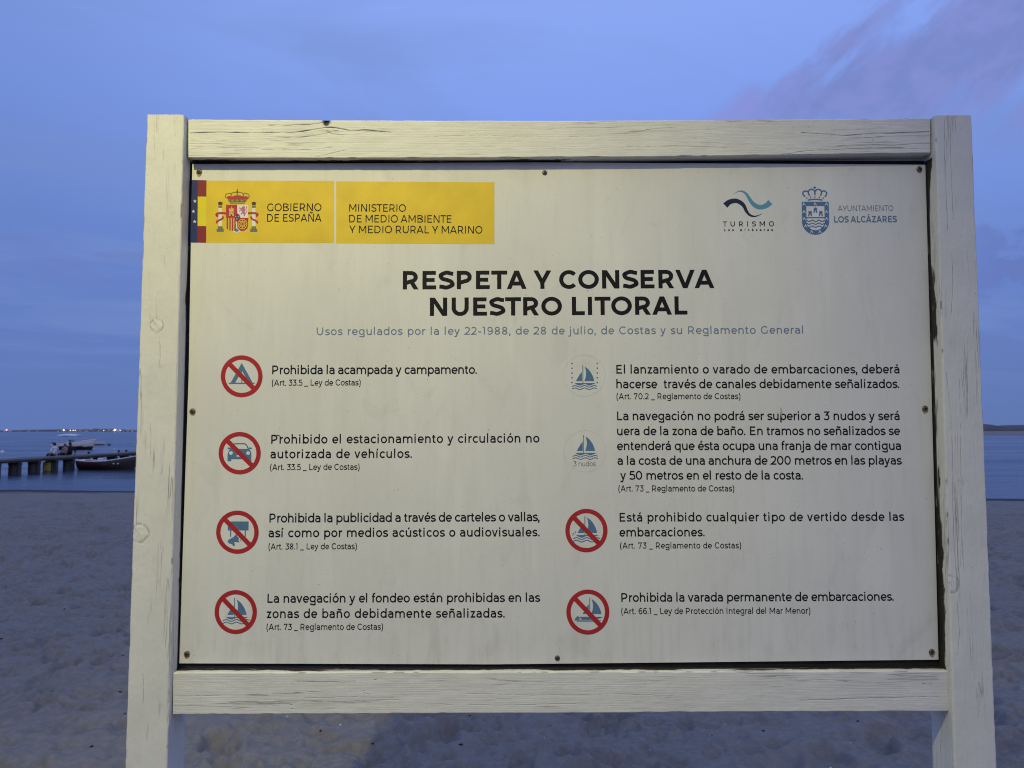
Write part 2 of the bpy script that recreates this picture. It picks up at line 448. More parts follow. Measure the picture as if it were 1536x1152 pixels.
    put('t', 365, [(150, X + 115), (150, 130)] + cr([(150, 130), (172, h + 30), (235, h - ov), (315, h + 22)]), [(35, X - h - 5), (305, X - h - 5)], lb=5)
    put('v', 530, dg(h * 1.05, X, 258, 0, w), dg(516 - h * 1.05, X, 258, 0, w), lb=8)
    put('y', 530, dg(h * 1.05, X, 258, 20, w), dg(516 - h * 1.05, X, 240, -20, w), cr([(248, 0), (215, -88), (165, -155), (95, DS + h - 10), (15, -150)]), lb=8)
    put('z', 490, [(25, X - h), (420, X - h)], dg(395 - h, X - h, 55 + h, h, w), [(25, h), (430, h)], lb=40)
    # ---- capitals
    C = CH
    put('A', 735, dg(h * 1.08, 0, 355, C, w), dg(710 - h * 1.08, 0, 355, C, w), [(150, 205), (560, 205)], lb=5)
    put('B', 745, [(h, 0), (h, C)], [(h, C - h), (300, C - h)] + arc(310, C * .755, 210 - h + 40, C * .245 - h, 90, -90) + [(h, C * .51)], [(320, C * .51)] + arc(330, C * .255 + 2, 235 - h + 40, C * .255 - h, 90, -90) + [(h, h)], lb=95)
    put('C', 720, arc(360, C / 2, 350 - h, C / 2 - h + ov, 42, 318, 26), lb=45)
    put('G', 770, arc(360, C / 2, 350 - h, C / 2 - h + ov, 42, 322, 26) + [(650 - h, 120), (650 - h, 355)], lb=45)
    put('D', 815, [(h, 0), (h, C)], [(h, C - h), (290, C - h)] + arc(290, C / 2, 340 - h, C / 2 - h, 90, -90, 16) + [(h, h)], lb=95)
    put('E', 660, [(h, 0), (h, C)], [(h, C - h), (480, C - h)], [(h, C / 2 + 5), (440, C / 2 + 5)], [(h, h), (495, h)], lb=95)
    put('I', 290 + (w - 74) * .9, [(h, 0), (h, C)], lb=100)
    put('L', 590, [(h, C), (h, h), (460, h)], lb=95)
    put('M', 940, [(h, 0), (h, C)], [(750 - h, 0), (750 - h, C)], dg(h * 1.1, C, 375, 170, w * .93), dg(750 - h * 1.1, C, 375, 170, w * .93), lb=95)
    put('N', 810, [(h, 0), (h, C)], [(620 - h, 0), (620 - h, C)], dg(h * 1.2, C, 620 - h * 1.2, 0, w), lb=95)
    put('O', 825, arc(370, C / 2, 370 - h, C / 2 - h + ov, 0, 360, 36), lb=43)
    pb = [(h, C - h), (280, C - h)] + arc(290, C * .665, 245 - h, C * .335 - h, 90, -90) + [(h, C * .33 + 0)]
    put('P', 710, [(h, 0), (h, C)], pb, lb=95)
    put('R', 725, [(h, 0), (h, C)], pb, dg(330, C * .36, 555 - h, 0, w), lb=95)
    put('S', 620, cr([(525, C - 110), (430, C - h - 25), (285, C - h + ov), (110, C - h - 60), (72, C - 195), (135, C / 2 + 55), (290, C / 2 + 5), (440, C / 2 - 55), (500, 195), (455, h + 60), (280, h - ov), (125, h + 20), (25, 105)]), lb=40)
    put('T', 580, [(5, C - h), (575, C - h)], [(290, C - h), (290, 0)], lb=2)
    put('U', 785, [(h, C)] + arc(305, 300, 305 - h, 300 - h + ov, 180, 360, 18) + [(610 - h, C)], lb=88)
    put('V', 705, dg(h * 1.08, C, 350, 0, w), dg(700 - h * 1.08, C, 350, 0, w), lb=2)
    put('Y', 655, dg(h * 1.15, C, 325, 235, w), dg(650 - h * 1.15, C, 325, 235, w), [(325, 260), (325, 0)], lb=2)
    put('Z', 660, [(40, C - h), (560, C - h)], dg(545 - h, C - h, 55 + h, h, w), [(30, h), (575, h)], lb=40)
    # ---- digits
    put('0', 660, arc(285, C / 2, 285 - h, C / 2 - h + ov, 0, 360, 30), lb=45)
    put('1', 355, [(10, C - h), (220 - h, C - h), (220 - h, 0)], lb=20)
    put('2', 565, cr([(25, C - 125), (110, C - h - 30), (245, C - h + ov), (400, C - h - 55), (440, C - 215), (385, C - 360), (240, C - 510), (55, h)]) + [(500, h)], lb=30)
    put('3', 560, [(50, C - h), (440, C - h), (245, C / 2 + 70)] + cr([(245, C / 2 + 70), (370, C / 2 + 45), (465 - h * .3, C / 2 - 70), (455 - h * .3, 130), (360, h + 15), (225, h - ov), (105, h + 20), (15, 100)]), lb=25)
    put('5', 565, [(455, C - h), (125, C - h), (95, C / 2 + 60)] + cr([(95, C / 2 + 60), (240, C / 2 + 65), (400, C / 2 + 25), (475 - h * .3, C / 2 - 95), (455, 130), (360, h + 12), (225, h - ov), (105, h + 20), (15, 100)]), lb=35)
    put('6', 610, arc(285, 225, 250 - h, 225 - h + ov, 0, 360, 24), cr([(480, C - 75), (400, C - h - 5), (300, C - h + ov), (160, C - h - 60), (70, C - 240), (37 + h, 225)]), lb=35)
    put('9', 610, arc(265, C - 225, 250 - h, 225 - h + ov, 0, 360, 24), cr([(70, 75), (150, h + 5), (250, h - ov), (390, h + 60), (480, 240), (513 - h, C - 225)]), lb=35)
    put('7', 590, [(30, C - h), (520, C - h)], [(30 + h, C - 170), (30 + h, C)], dg(500 - h, C - h, 190, 0, w), lb=25)
    put('8', 635, arc(285, C * .735, 225 - h, C * .265 - h + ov, 0, 360, 22), arc(285, C * .26, 255 - h, C * .26 - h + ov, 0, 360, 22), lb=35)
    # ---- marks
    put('.', 235, dot(55, dr * .9, dr), lb=50)
    put(',', 210, dot(55, dr * .9, dr), [(62, dr), (30, -115)], lb=50)
    put('(', 330, arc(300, 275, 220, 480, 112, 248, 14), lb=20)
    put(')', 330, arc(-30, 275, 220, 480, 68, -68, 14), lb=50)
    put('_', 500, [(0, -60), (500, -60)], lb=0)
    put('-', 395, [(0, 255), (275, 255)], lb=60)
    put(' ', 265, lb=0)
    def comb(c, base, *extra):
        a, st, lb = G[base]; G[c] = (a, st + [('st', e) if not (isinstance(e, tuple) and e[0] == 'fill') else e for e in extra], lb)
    for c, b_, mx, top in (('á', 'a', 255, X), ('é', 'e', 275, X), ('ó', 'o', 270, X), ('ú', 'u', 245, X), ('Á', 'A', 355, C)):
        comb(c, b_, [(mx - 35, top + 70), (mx + 75, top + 205)])
    comb('ñ', 'n', cr([(95, X + 85), (165, X + 140), (260, X + 110), (350, X + 95), (410, X + 150)]))
    comb('Ñ', 'N', cr([(150, C + 75), (220, C + 130), (310, C + 100), (400, C + 85), (460, C + 140)]))
    _fc[w] = G
    return G

def ribbon(pts, hw):
    """outline quads of a stroke of half width hw (number or one per point)"""
    q = [pts[0]]
    hws = [hw[0]] if hasattr(hw, '__len__') else None
    for i, p in enumerate(pts[1:], 1):
        if math.hypot(p[0] - q[-1][0], p[1] - q[-1][1]) > 1e-6:
            q.append(p)
            if hws is not None: hws.append(hw[i])
    n = len(q); closed = n > 3 and math.hypot(q[0][0] - q[-1][0], q[0][1] - q[-1][1]) < 1e-3
    L, Rr = [], []
    def nrm(a, b):
        x, y = b[0] - a[0], b[1] - a[1]; l = math.hypot(x, y); return (-y / l, x / l)
    for i in range(n):
        if closed and i in (0, n - 1): a = nrm(q[n - 2], q[0]); b = nrm(q[0], q[1])
        else:
            a = nrm(q[max(i - 1, 0)], q[max(i, 1)]); b = nrm(q[min(i, n - 2)], q[min(i + 1, n - 1)])
        mx, my = a[0] + b[0], a[1] + b[1]; l = math.hypot(mx, my) or 1e-6
        mx, my = mx / l, my / l
        k = min(1 / max(mx * a[0] + my * a[1], .2), 2.6)
        e = (hws[i] if hws is not None else hw) * k
        L.append((q[i][0] + mx * e, q[i][1] + my * e)); Rr.append((q[i][0] - mx * e, q[i][1] - my * e))
    return L, Rr

BY = 0.0     # set later: y of the board's front face
class Flat:
    """flat print on the board: shapes in board x, z on thin layers"""
    def __init__(s): s.mb = MB(); s.k = 0
    def y(s, layer): return BY - .0002 - layer * .00012 - (s.k % 4) * .00002
    def strip(s, L, Rr, mi=0, layer=0):
        y = s.y(layer); s.k += 1; n = len(L)
        V = [(p[0], y, p[1]) for p in L] + [(p[0], y, p[1]) for p in Rr]
        s.mb.add(V, [(i, n + i, n + i + 1, i + 1) for i in range(n - 1)], mi)
    def poly(s, pts, mi=0, layer=0):
        y = s.y(layer); s.k += 1
        tri = geometry.tessellate_polygon([[Vector((p[0], p[1], 0)) for p in pts]])
        V = [(p[0], y, p[1]) for p in pts]; F = []
        for t in tri:
            a, b, c = (pts[i] for i in t)
            ar = (b[0] - a[0]) * (c[1] - a[1]) - (b[1] - a[1]) * (c[0] - a[0])
            F.append(tuple(t) if ar > 0 else tuple(reversed(t)))
        s.mb.add(V, F, mi)
    def build(s, name, mats, parent): return s.mb.build(name, mats, parent)
def bp(px, py): return P(px, py, BY)

def text(F, s, xl, xr, yl, yr, cap, w=74, sx=None, wordk=2.2, mi=0, layer=0):
    """lay string s from photo column xl to xr, base line yl..yr, capitals cap photo-pixels high"""
    G = font(w)
    a = bp(xl, yl); b = bp(xr, yr); u = bp((xl + xr) / 2, (yl + yr) / 2 - cap)
    mid = ((a[0] + b[0]) / 2, (a[1] + b[1]) / 2)
    sc_ = (u[1] - mid[1]) / CH
    W = math.hypot(b[0] - a[0], b[1] - a[1]); ca, sa = (b[0] - a[0]) / W, (b[1] - a[1]) / W
    gl = [G[c] for c in s]
    # outer extent: drop first left bearing and last right bearing
    tight = (w - 74) * (.30 if w >= 120 else .2)
    gl = [(g[0] - tight, g[1], g[2]) for g in gl]
    first_lb = gl[0][2]
    last = gl[-1]; lx = max([p[0] for st in last[1] for p in st[1]] or [0]) + w * .4
    nat = sum(g[0] for g in gl[:-1]) + last[2] + lx - first_lb
    nsp = s.count(' '); nl = len(s) - 1 - nsp
    if sx is None: sxx = W / (nat * sc_); tr = 0
    else:
        sxx = sx; tr = (W - nat * sc_ * sx) / (nl + nsp * wordk) / (sc_ * sx)
    pen = -first_lb
    for ch, (adv, strokes, lb) in zip(s, gl):
        for kind, pts in strokes:
            def T(p):
                x = (pen + lb + p[0]) * sc_ * sxx; z = p[1] * sc_
                return (a[0] + x * ca - z * sa, a[1] + x * sa + z * ca)
            if kind == 'fill': F.poly([T(p) for p in pts], mi, layer)
            else:
                L, Q = ribbon(pts, w / 2); F.strip([T(p) for p in L], [T(p) for p in Q], mi, layer)
        pen += adv + (tr * wordk if ch == ' ' else tr)
# ================================================================== THE SIGN
YF = 1.77                 # front of the posts
YR = YF + .017            # front of the rails
BY = YF + .043            # face of the board
def paint_mat():
    m = bpy.data.materials.new("cream_painted_timber"); m.use_nodes = True
    b = NB(m.node_tree); p = m.node_tree.nodes['Principled BSDF']
    t = b.n('ShaderNodeTexCoord'); o = t.outputs['Object']
    at = b.n('ShaderNodeAttribute', attribute_name='grain'); g = at.outputs['Vector']      # metres along / across the timber
    bare = b.n('ShaderNodeAttribute', attribute_name='bare').outputs['Fac']  # unpainted wood, plus shade painted into the gaps round the board
    crack = b.n('ShaderNodeAttribute', attribute_name='crack').outputs['Fac']
    fibre = b.noise(b.mapping(g, (6, 330, 330)), 1.0, 4, .62, .15)
    mott = b.noise(o, 9, 5, .6)
    # hair cracks: level lines of a field drawn out along the grain, only in some places
    fld = b.noise(b.mapping(g, (2.1, 62, 62)), 1.0, 3, .55, .55)
    line = b.math('SUBTRACT', 1.0, b.sstep(b.math('ABSOLUTE', b.math('SUBTRACT', fld, .5)), .004, .022))
    where = b.sstep(b.noise(b.mapping(g, (3.4, 17, 17)), 1.0, 3, .6), .53, .66)
    hair = b.math('MULTIPLY', line, where)
    fld2 = b.noise(b.mapping(g, (5.5, 150, 150)), 1.0, 2, .5, .4)
    line2 = b.math('SUBTRACT', 1.0, b.sstep(b.math('ABSOLUTE', b.math('SUBTRACT', fld2, .5)), .01, .05))
    hair2 = b.math('MULTIPLY', line2, b.sstep(b.noise(b.mapping(g, (5, 22, 22), loc=(3, 1, 0)), 1.0, 3, .6), .56, .70))
    hair = b.math('MAXIMUM', hair, b.math('MULTIPLY', hair2, .18))
    c = b.ramp(mott, [(.3, (.655, .640, .580)), (.7, (.730, .716, .655))])
    c = b.mix(b.math('MULTIPLY', b.sstep(fibre, .5, .85), .24), c, (.54, .52, .46))
    grime = b.sstep(b.noise(b.mapping(g, (3.0, 26, 26), loc=(1, 4, 2)), 1.0, 5, .65), .52, .82)
    c = b.mix(b.math('MULTIPLY', grime, .09), c, (.46, .44, .39))
    spk = b.sstep(b.noise(o, 170, 2, .5), .70, .76)
    c = b.mix(b.math('MULTIPLY', spk, .55), c, (.30, .26, .21))
    c = b.mix(b.math('MULTIPLY', hair, .30), c, (.16, .14, .11))
    c = b.mix(crack, c, (.030, .026, .020))
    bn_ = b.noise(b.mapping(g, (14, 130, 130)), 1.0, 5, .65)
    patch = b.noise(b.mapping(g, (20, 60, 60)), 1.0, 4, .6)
    bare_shade_col = b.ramp(bn_, [(.3, (.014, .012, .009)), (.75, (.060, .046, .030))])
    bare_shade_col = b.mix(b.sstep(patch, .60, .70), bare_shade_col, (.24, .21, .14))
    c = b.mix(bare, c, bare_shade_col)
    b.put(p.inputs['Base Color'], c)
    p.inputs['Roughness'].default_value = .58; p.inputs['Specular IOR Level'].default_value = .28
    bn = b.n('ShaderNodeBump'); bn.inputs['Strength'].default_value = .9; bn.inputs['Distance'].default_value = .0018
    hgt = b.math('SUBTRACT', b.math('ADD', b.math('MULTIPLY', fibre, .55), b.math('MULTIPLY', b.noise(o, 60, 3, .6), .5)), b.math('MULTIPLY', hair, .9))
    b.put(bn.inputs['Height'], hgt); b.put(p.inputs['Normal'], bn.outputs[0])
    return m
PAINT = paint_mat()

def pdist(x, z, pts):
    best = np.full(x.shape, 9.0)
    for (ax, az), (bx, bz) in zip(pts[:-1], pts[1:]):
        vx, vz = bx - ax, bz - az; L2 = vx * vx + vz * vz + 1e-12
        t = np.clip(((x - ax) * vx + (z - az) * vz) / L2, 0, 1)
        best = np.minimum(best, np.hypot(x - ax - t * vx, z - az - t * vz))
    return best

BARE_SHADE_Z = (P(768, 1030, YF)[1], P(768, 232, YF)[1])
def beam(name, a0, a1, b0, b1, yf, depth, parent, seg=.004, r=.004, cracks=(), knots=(), notch=None, bare_shade0=None, bare_shade1=None, seed=1, bow=0.0):
    """timber whose front face runs from edge a0-a1 to edge b0-b1 (x, z); r rounds its long edges"""
    a0, a1, b0, b1 = (np.array(v, float) for v in (a0, a1, b0, b1))
    Lm = np.linalg.norm((b0 + b1) / 2 - (a0 + a1) / 2); Wd = np.linalg.norm(a1 - a0)
    nf = int(Wd / .0010)
    S = [(f, r * (1 - 2 * f), 0.0, 0) for f in np.linspace(0, 1, nf)]                    # (fraction, offset, depth, region)
    S += [(1, -r + r * math.sin(q), r - r * math.cos(q), 1) for q in (math.pi / 8, math.pi / 4, 3 * math.pi / 8)]
    ds = list(np.arange(r, min(.048, depth - r), .003)) + list(np.linspace(.05, depth - r, 6))
    S += [(1, 0, q, 2) for q in ds]
    S += [(f, -r * (1 - 2 * (1 - f)), depth, 3) for f in np.linspace(1, 0, 6)]
    S += [(0, 0, q, 4) for q in ds[::-1]]
    S += [(0, r - r * math.sin(q), r - r * math.cos(q), 5) for q in (3 * math.pi / 8, math.pi / 4, math.pi / 8)]
    fr, of, dp, rg = (np.array(c, float) for c in zip(*S))
    T = np.linspace(0, 1, int(Lm / seg) + 1)
    tt, ff = np.meshgrid(T, fr, indexing='ij'); _, oo = np.meshgrid(T, of, indexing='ij'); _, dd = np.meshgrid(T, dp, indexing='ij'); _, rr = np.meshgrid(T, rg, indexing='ij')
    e0 = a0[None, None, :] * (1 - tt[..., None]) + b0[None, None, :] * tt[..., None]
    e1 = a1[None, None, :] * (1 - tt[..., None]) + b1[None, None, :] * tt[..., None]
    ac = (e1 - e0); wl = np.linalg.norm(ac, axis=-1, keepdims=True); ac = ac / wl
    p = e0 + ac * (ff[..., None] * wl + oo[..., None])
    if bow: p = p - ac * (bow * np.sin(np.pi * tt))[..., None]
    along = tt * Lm; across = ff * Wd + oo
    x, z = p[..., 0], p[..., 1]; y = yf + dd
    # hand-planed, weathered surface
    wob = .0011 * fbm(along * 3, across * 9 + dd * 9, seed, 3) + .0005 * fbm(along * 22, across * 70 + dd * 70, seed + 5, 3)
    edge = .0022 * np.maximum(0, fbm(along * 26, rr * 3.3, seed + 9, 3) - .12)
    front = rr == 0; s1 = rr == 2; s0 = rr == 4; cn = (rr == 1) | (rr == 5)
    y = y + np.where(front | cn, wob + np.where(cn, edge, 0), 0)
    sh = np.where(s1 | cn & (rr == 1), -1.0, np.where(s0 | (rr == 5), 1.0, 0)) * (np.abs(wob) + np.where(cn, edge, 0))
    x = x + ac[..., 0] * sh; z = z + ac[..., 1] * sh
    ck = np.zeros_like(x); br = np.zeros_like(x)
    fm = front | cn
    jx = .0012 * fbm(x * 60, z * 60, seed + 30, 2); jz = .0012 * fbm(x * 60 + 5, z * 60, seed + 31, 2)
    for pts, wmm, st in cracks:
        q = pdist(x + jx, z + jz, [P(a, b, yf) for a, b in pts])
        wv = wmm * (.5 + 1.0 * np.clip(.5 + 1.4 * fbm(along * 30, across * 0, seed + 40, 2), .1, 1.3))
        k = np.clip(1.3 - q / (wv * .55), 0, 1) * fm; st = st * .95
        ck = np.maximum(ck, k * st); y = y + .0030 * k * st
    for kx, ky, kr in knots:
        cx, cz = P(kx, ky, yf); R0 = kr * yf / FPX
        an = np.arctan2(z - cz, x - cx); q = np.hypot(x - cx, (z - cz)) / (R0 * (1 + .22 * vn(an * 1.6 + 9, an * 0 + kx, 7)))
        q = q + .10 * vn(an * 5, an * 0, 13); ring = np.exp(-((q - 1) / .08) ** 2); inn = 1 / (1 + np.exp((q - 1) * 14))
        y = y + (.0016 * ring - .0010 * inn * (.6 + fbm(x * 120, z * 120, 77, 2))) * fm
        seam = np.clip(1.1 - np.abs((x - cx) * .8 + (z - cz) * .6) / .0013, 0, 1) * (q < 1)
        ck = np.maximum(ck, (ring * .46 + seam * .40) * fm * (vn(an * 4, an * 0, 3) > -.28))
    if notch:
        cx, cz = P(notch[0], notch[1], yf); rw, rh = notch[2] * yf / FPX, notch[3] * yf / FPX
        q = np.hypot((x - cx) / rw, (z - cz) / rh) + .5 * fbm(x * 90, z * 90, 61, 3)
        k = np.clip(1.35 - q, 0, 1) * (dd < .035)
        y = y + .006 * k * fm
        ck = np.maximum(ck, np.clip(k * 2.2, 0, 1)); 
        k2 = np.clip(1.9 - q, 0, 1) * fm; ck = np.maximum(ck, .35 * k2)
    for bdef, msk in ((bare_shade0, s0), (bare_shade1, s1)):
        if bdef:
            d0, pat, shade_from = bdef
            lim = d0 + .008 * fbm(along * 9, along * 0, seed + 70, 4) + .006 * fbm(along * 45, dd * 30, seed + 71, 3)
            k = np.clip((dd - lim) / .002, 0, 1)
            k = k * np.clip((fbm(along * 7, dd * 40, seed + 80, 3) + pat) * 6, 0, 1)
            k = np.maximum(k, np.clip((dd - shade_from) / .001, 0, 1))  # deeper than this the face goes near-black: gap shade painted in
            br = np.where(msk & (z > BARE_SHADE_Z[0]) & (z < BARE_SHADE_Z[1]), np.maximum(br, k), br)
    chip = np.clip((fbm(along * 19, rr * 5.1, seed + 95, 4) - .34) * 14, 0, 1) * cn
    br = np.maximum(br, chip * .5)
    nr, nc = x.shape
    o = grid_mesh(name, x, y, z, PAINT, wrap=True, parent=parent)
    me = o.data
    bmx = bmesh.new(); bmx.from_mesh(me); bmx.verts.ensure_lookup_table()
    for ring in (0, nr - 1):
        cs = [bmx.verts[ring * nc + k].co.copy() for k in range(nc)]
        vs = [bmx.verts.new(c) for c in cs]; bmx.verts.ensure_lookup_table()
        bmx.faces.new(vs)
    bmx.to_mesh(me); bmx.free()
    nv = len(me.vertices); extra = nv - nr * nc
    tail = np.concatenate([np.zeros(nc), np.ones(nc)])[:extra]
    ga = me.attributes.new('grain', 'FLOAT_VECTOR', 'POINT')
    gv = np.stack([along + seed * 1.7, across + dd * (rr != 0) + seed, dd], -1).reshape(-1, 3)
    gv = np.concatenate([gv, np.concatenate([gv[:nc], gv[-nc:]])])[:nv]
    ga.data.foreach_set('vector', gv.astype(np.float32).ravel())
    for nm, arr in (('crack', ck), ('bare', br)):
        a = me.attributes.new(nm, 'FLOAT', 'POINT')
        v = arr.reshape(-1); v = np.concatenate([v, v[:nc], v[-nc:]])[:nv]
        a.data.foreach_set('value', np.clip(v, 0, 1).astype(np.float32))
    return o

sign = tag(empty("information_sign", (0, 0, 0)), "big cream timber framed beach notice board standing in the sand", "sign")

def ext(top, bot, z):           # carry a timber's edge on down into the sand
    t = (z - top[1]) / (bot[1] - top[1]); return (top[0] + (bot[0] - top[0]) * t, z)
def z45(pts, s, ox, oy): return [(ox + a / s, oy + b / s) for a, b in pts]

lo_t, li_t = P(220, 172, YF), P(276.4, 172, YF); lo_b, li_b = P(187, 1152, YF), P(250.6, 1152, YF)
ri_t, ro_t = P(1402.6, 173, YF), P(1458, 173, YF); ri_b, ro_b = P(1432, 1152, YF), P(1496, 1152, YF)
vt = lambda pts: pts
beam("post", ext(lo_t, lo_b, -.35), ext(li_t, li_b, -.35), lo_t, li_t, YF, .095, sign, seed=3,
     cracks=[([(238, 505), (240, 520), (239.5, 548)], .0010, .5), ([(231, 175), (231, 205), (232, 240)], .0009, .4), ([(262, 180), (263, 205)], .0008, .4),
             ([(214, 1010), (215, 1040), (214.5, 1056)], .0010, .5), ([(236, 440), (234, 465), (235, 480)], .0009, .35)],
     knots=[(235, 489, 10), (239.5, 549, 2.6), (209, 801, 13)], bare_shade1=(.036, -.02, .037))
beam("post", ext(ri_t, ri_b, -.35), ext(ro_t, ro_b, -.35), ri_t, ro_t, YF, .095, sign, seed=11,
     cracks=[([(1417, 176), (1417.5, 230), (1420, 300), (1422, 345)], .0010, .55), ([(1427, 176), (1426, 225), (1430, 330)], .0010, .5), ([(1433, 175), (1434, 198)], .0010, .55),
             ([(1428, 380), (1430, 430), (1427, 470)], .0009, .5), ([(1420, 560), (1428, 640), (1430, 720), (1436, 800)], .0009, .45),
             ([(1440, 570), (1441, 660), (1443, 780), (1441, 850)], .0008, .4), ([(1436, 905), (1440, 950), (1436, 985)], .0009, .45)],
     knots=[(1427, 877, 11.5), (1441.5, 723, 4.0)], bare_shade0=(.022, .34, .036))
A = lambda pts: z45(pts, 4.518, 210, 160)
B_ = lambda pts: z45(pts, 4.389, 1150, 150)
C_ = lambda pts: z45(pts, 3.657, 180, 940)
D_ = lambda pts: z45(pts, 4.571, 1200, 900)
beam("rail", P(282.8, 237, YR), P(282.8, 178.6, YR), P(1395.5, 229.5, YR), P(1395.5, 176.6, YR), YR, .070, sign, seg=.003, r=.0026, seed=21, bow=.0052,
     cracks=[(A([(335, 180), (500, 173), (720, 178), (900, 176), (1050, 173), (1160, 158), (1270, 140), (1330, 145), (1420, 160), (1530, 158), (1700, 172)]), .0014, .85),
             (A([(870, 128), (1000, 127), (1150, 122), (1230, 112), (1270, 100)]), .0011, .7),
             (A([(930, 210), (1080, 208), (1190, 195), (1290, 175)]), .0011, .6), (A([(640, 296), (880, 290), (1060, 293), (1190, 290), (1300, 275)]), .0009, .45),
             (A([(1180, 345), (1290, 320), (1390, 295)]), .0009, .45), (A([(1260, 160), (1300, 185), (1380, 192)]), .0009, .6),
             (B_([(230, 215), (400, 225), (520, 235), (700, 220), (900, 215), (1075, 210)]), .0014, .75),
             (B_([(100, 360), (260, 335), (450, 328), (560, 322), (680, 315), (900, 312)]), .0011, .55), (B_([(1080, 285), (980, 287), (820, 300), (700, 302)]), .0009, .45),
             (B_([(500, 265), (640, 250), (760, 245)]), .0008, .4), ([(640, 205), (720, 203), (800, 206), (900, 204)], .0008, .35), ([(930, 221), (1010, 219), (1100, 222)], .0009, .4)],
     notch=(489, 182, 5.5, 6), bare_shade0=(.012, .35, .016))
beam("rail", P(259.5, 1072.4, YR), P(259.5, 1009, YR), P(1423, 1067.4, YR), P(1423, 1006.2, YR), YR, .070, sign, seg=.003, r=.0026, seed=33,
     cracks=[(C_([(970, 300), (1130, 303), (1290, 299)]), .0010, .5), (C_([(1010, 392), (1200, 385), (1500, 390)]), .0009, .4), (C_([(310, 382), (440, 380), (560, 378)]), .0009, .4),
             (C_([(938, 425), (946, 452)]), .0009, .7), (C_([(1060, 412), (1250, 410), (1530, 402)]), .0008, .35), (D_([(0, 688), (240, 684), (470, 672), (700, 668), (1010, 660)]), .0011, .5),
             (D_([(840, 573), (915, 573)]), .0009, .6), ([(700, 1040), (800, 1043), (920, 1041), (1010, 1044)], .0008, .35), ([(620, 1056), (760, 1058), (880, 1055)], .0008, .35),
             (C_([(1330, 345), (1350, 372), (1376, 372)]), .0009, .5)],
     knots=[(563, 1017.5, 2.2)], bare_shade1=(.013, .30, .018))

# ---- the printed board
def board_mat():
    m = bpy.data.materials.new("weathered_white_print_board"); m.use_nodes = True
    b = NB(m.node_tree); p = m.node_tree.nodes['Principled BSDF']
    o = b.n('ShaderNodeTexCoord').outputs['Object']
    run = b.noise(b.mapping(o, (55, 1, 4.5)), 1.0, 5, .62, .2)
    run2 = b.noise(b.mapping(o, (13, 1, 1.6), rot=(0, R(4), 0)), 1.0, 5, .6, .6)
    blot = b.noise(o, 3.2, 5, .6); spk = b.noise(o, 150, 2, .5); spk2 = b.noise(b.mapping(o, (1, 1, 1), loc=(4, 0, 2)), 75, 2, .5)
    smear = b.noise(b.mapping(o, (10, 1, 6), rot=(0, R(28), 0)), 1.0, 6, .65, 1.2)
    c = b.ramp(blot, [(.3, (.650, .640, .600)), (.7, (.705, .696, .656))])
    c = b.mix(b.math('MULTIPLY', b.sstep(run, .46, .74), .26), c, (.55, .535, .475))
    c = b.mix(b.math('MULTIPLY', b.sstep(run2, .50, .72), .30), c, (.80, .79, .74))
    c = b.mix(b.math('MULTIPLY', b.sstep(smear, .56, .68), .17), c, (.46, .45, .41))
    sp = b.n('ShaderNodeSeparateXYZ'); b.put(sp.inputs[0], o)
    low = b.sstep(sp.outputs[2], 1.22, 1.03)
    c = b.mix(b.math('MULTIPLY', b.math('MULTIPLY', low, b.sstep(b.math('ADD', b.math('MULTIPLY', run, .5), b.math('MULTIPLY', smear, .5)), .42, .66)), .30), c, (.44, .425, .37))
    c = b.mix(b.math('MULTIPLY', b.sstep(spk, .712, .745), .60), c, (.27, .25, .21))
    c = b.mix(b.math('MULTIPLY', b.sstep(spk2, .74, .765), .55), c, (.30, .28, .24))
    b.put(p.inputs['Base Color'], c)
    b.put(p.inputs['Roughness'], b.math('ADD', .36, b.math('MULTIPLY', run, .2)))
    p.inputs['Specular IOR Level'].default_value = .35
    bn = b.n('ShaderNodeBump'); bn.inputs['Strength'].default_value = .25; bn.inputs['Distance'].default_value = .001
    b.put(bn.inputs['Height'], b.noise(o, 35, 3, .6)); b.put(p.inputs['Normal'], bn.outputs[0])
    return m
tl, trr, br_, bl = bp(288.3, 246), bp(1388, 247), bp(1407.8, 989.5), bp(268.6, 995)
topm = bp(800, 243.5); botm = bp(740, 996.5); lm = bp(283, 560); rm = bp(1396.6, 560)
mb = MB()
ring = [bl, botm, br_, rm, trr, topm, tl, lm]
n = len(ring)
V = [(x, BY, z) for x, z in ring] + [(x, BY + .003, z) for x, z in ring]
mb.add(V, [tuple(range(n)), tuple(n + i for i in reversed(range(n)))] + [(i, n + i, n + (i + 1) % n, (i + 1) % n) for i in range(n)])
board = mb.build("board", board_mat(), sign)
dark_ply = mat("gap_shade_plywood", (.012, .010, .009), .9, .4, 30)  # near-black colour stands in for the shade inside the gaps
mb = MB(); _, zl_ = bp(262, 1001); _, zr_ = bp(1413, 240)
# plywood backing between the posts, a little behind the board
def at_z(t, b, z): return t[0] + (b[0] - t[0]) * (t[1] - z) / (t[1] - b[1])
q = [(at_z(li_t, li_b, zl_) + .003, zl_), (at_z(ri_t, ri_b, zl_) - .003, zl_), (at_z(ri_t, ri_b, zr_) - .003, zr_), (at_z(li_t, li_b, zr_) + .003, zr_)]
mb.add([(x, BY + .006, z) for x, z in q] + [(x, BY + .018, z) for x, z in q], [(0, 1, 2, 3), (7, 6, 5, 4), (0, 4, 5, 1), (1, 5, 6, 2), (2, 6, 7, 3), (3, 7, 4, 0)])
mb.build("backing_panel", dark_ply, sign)

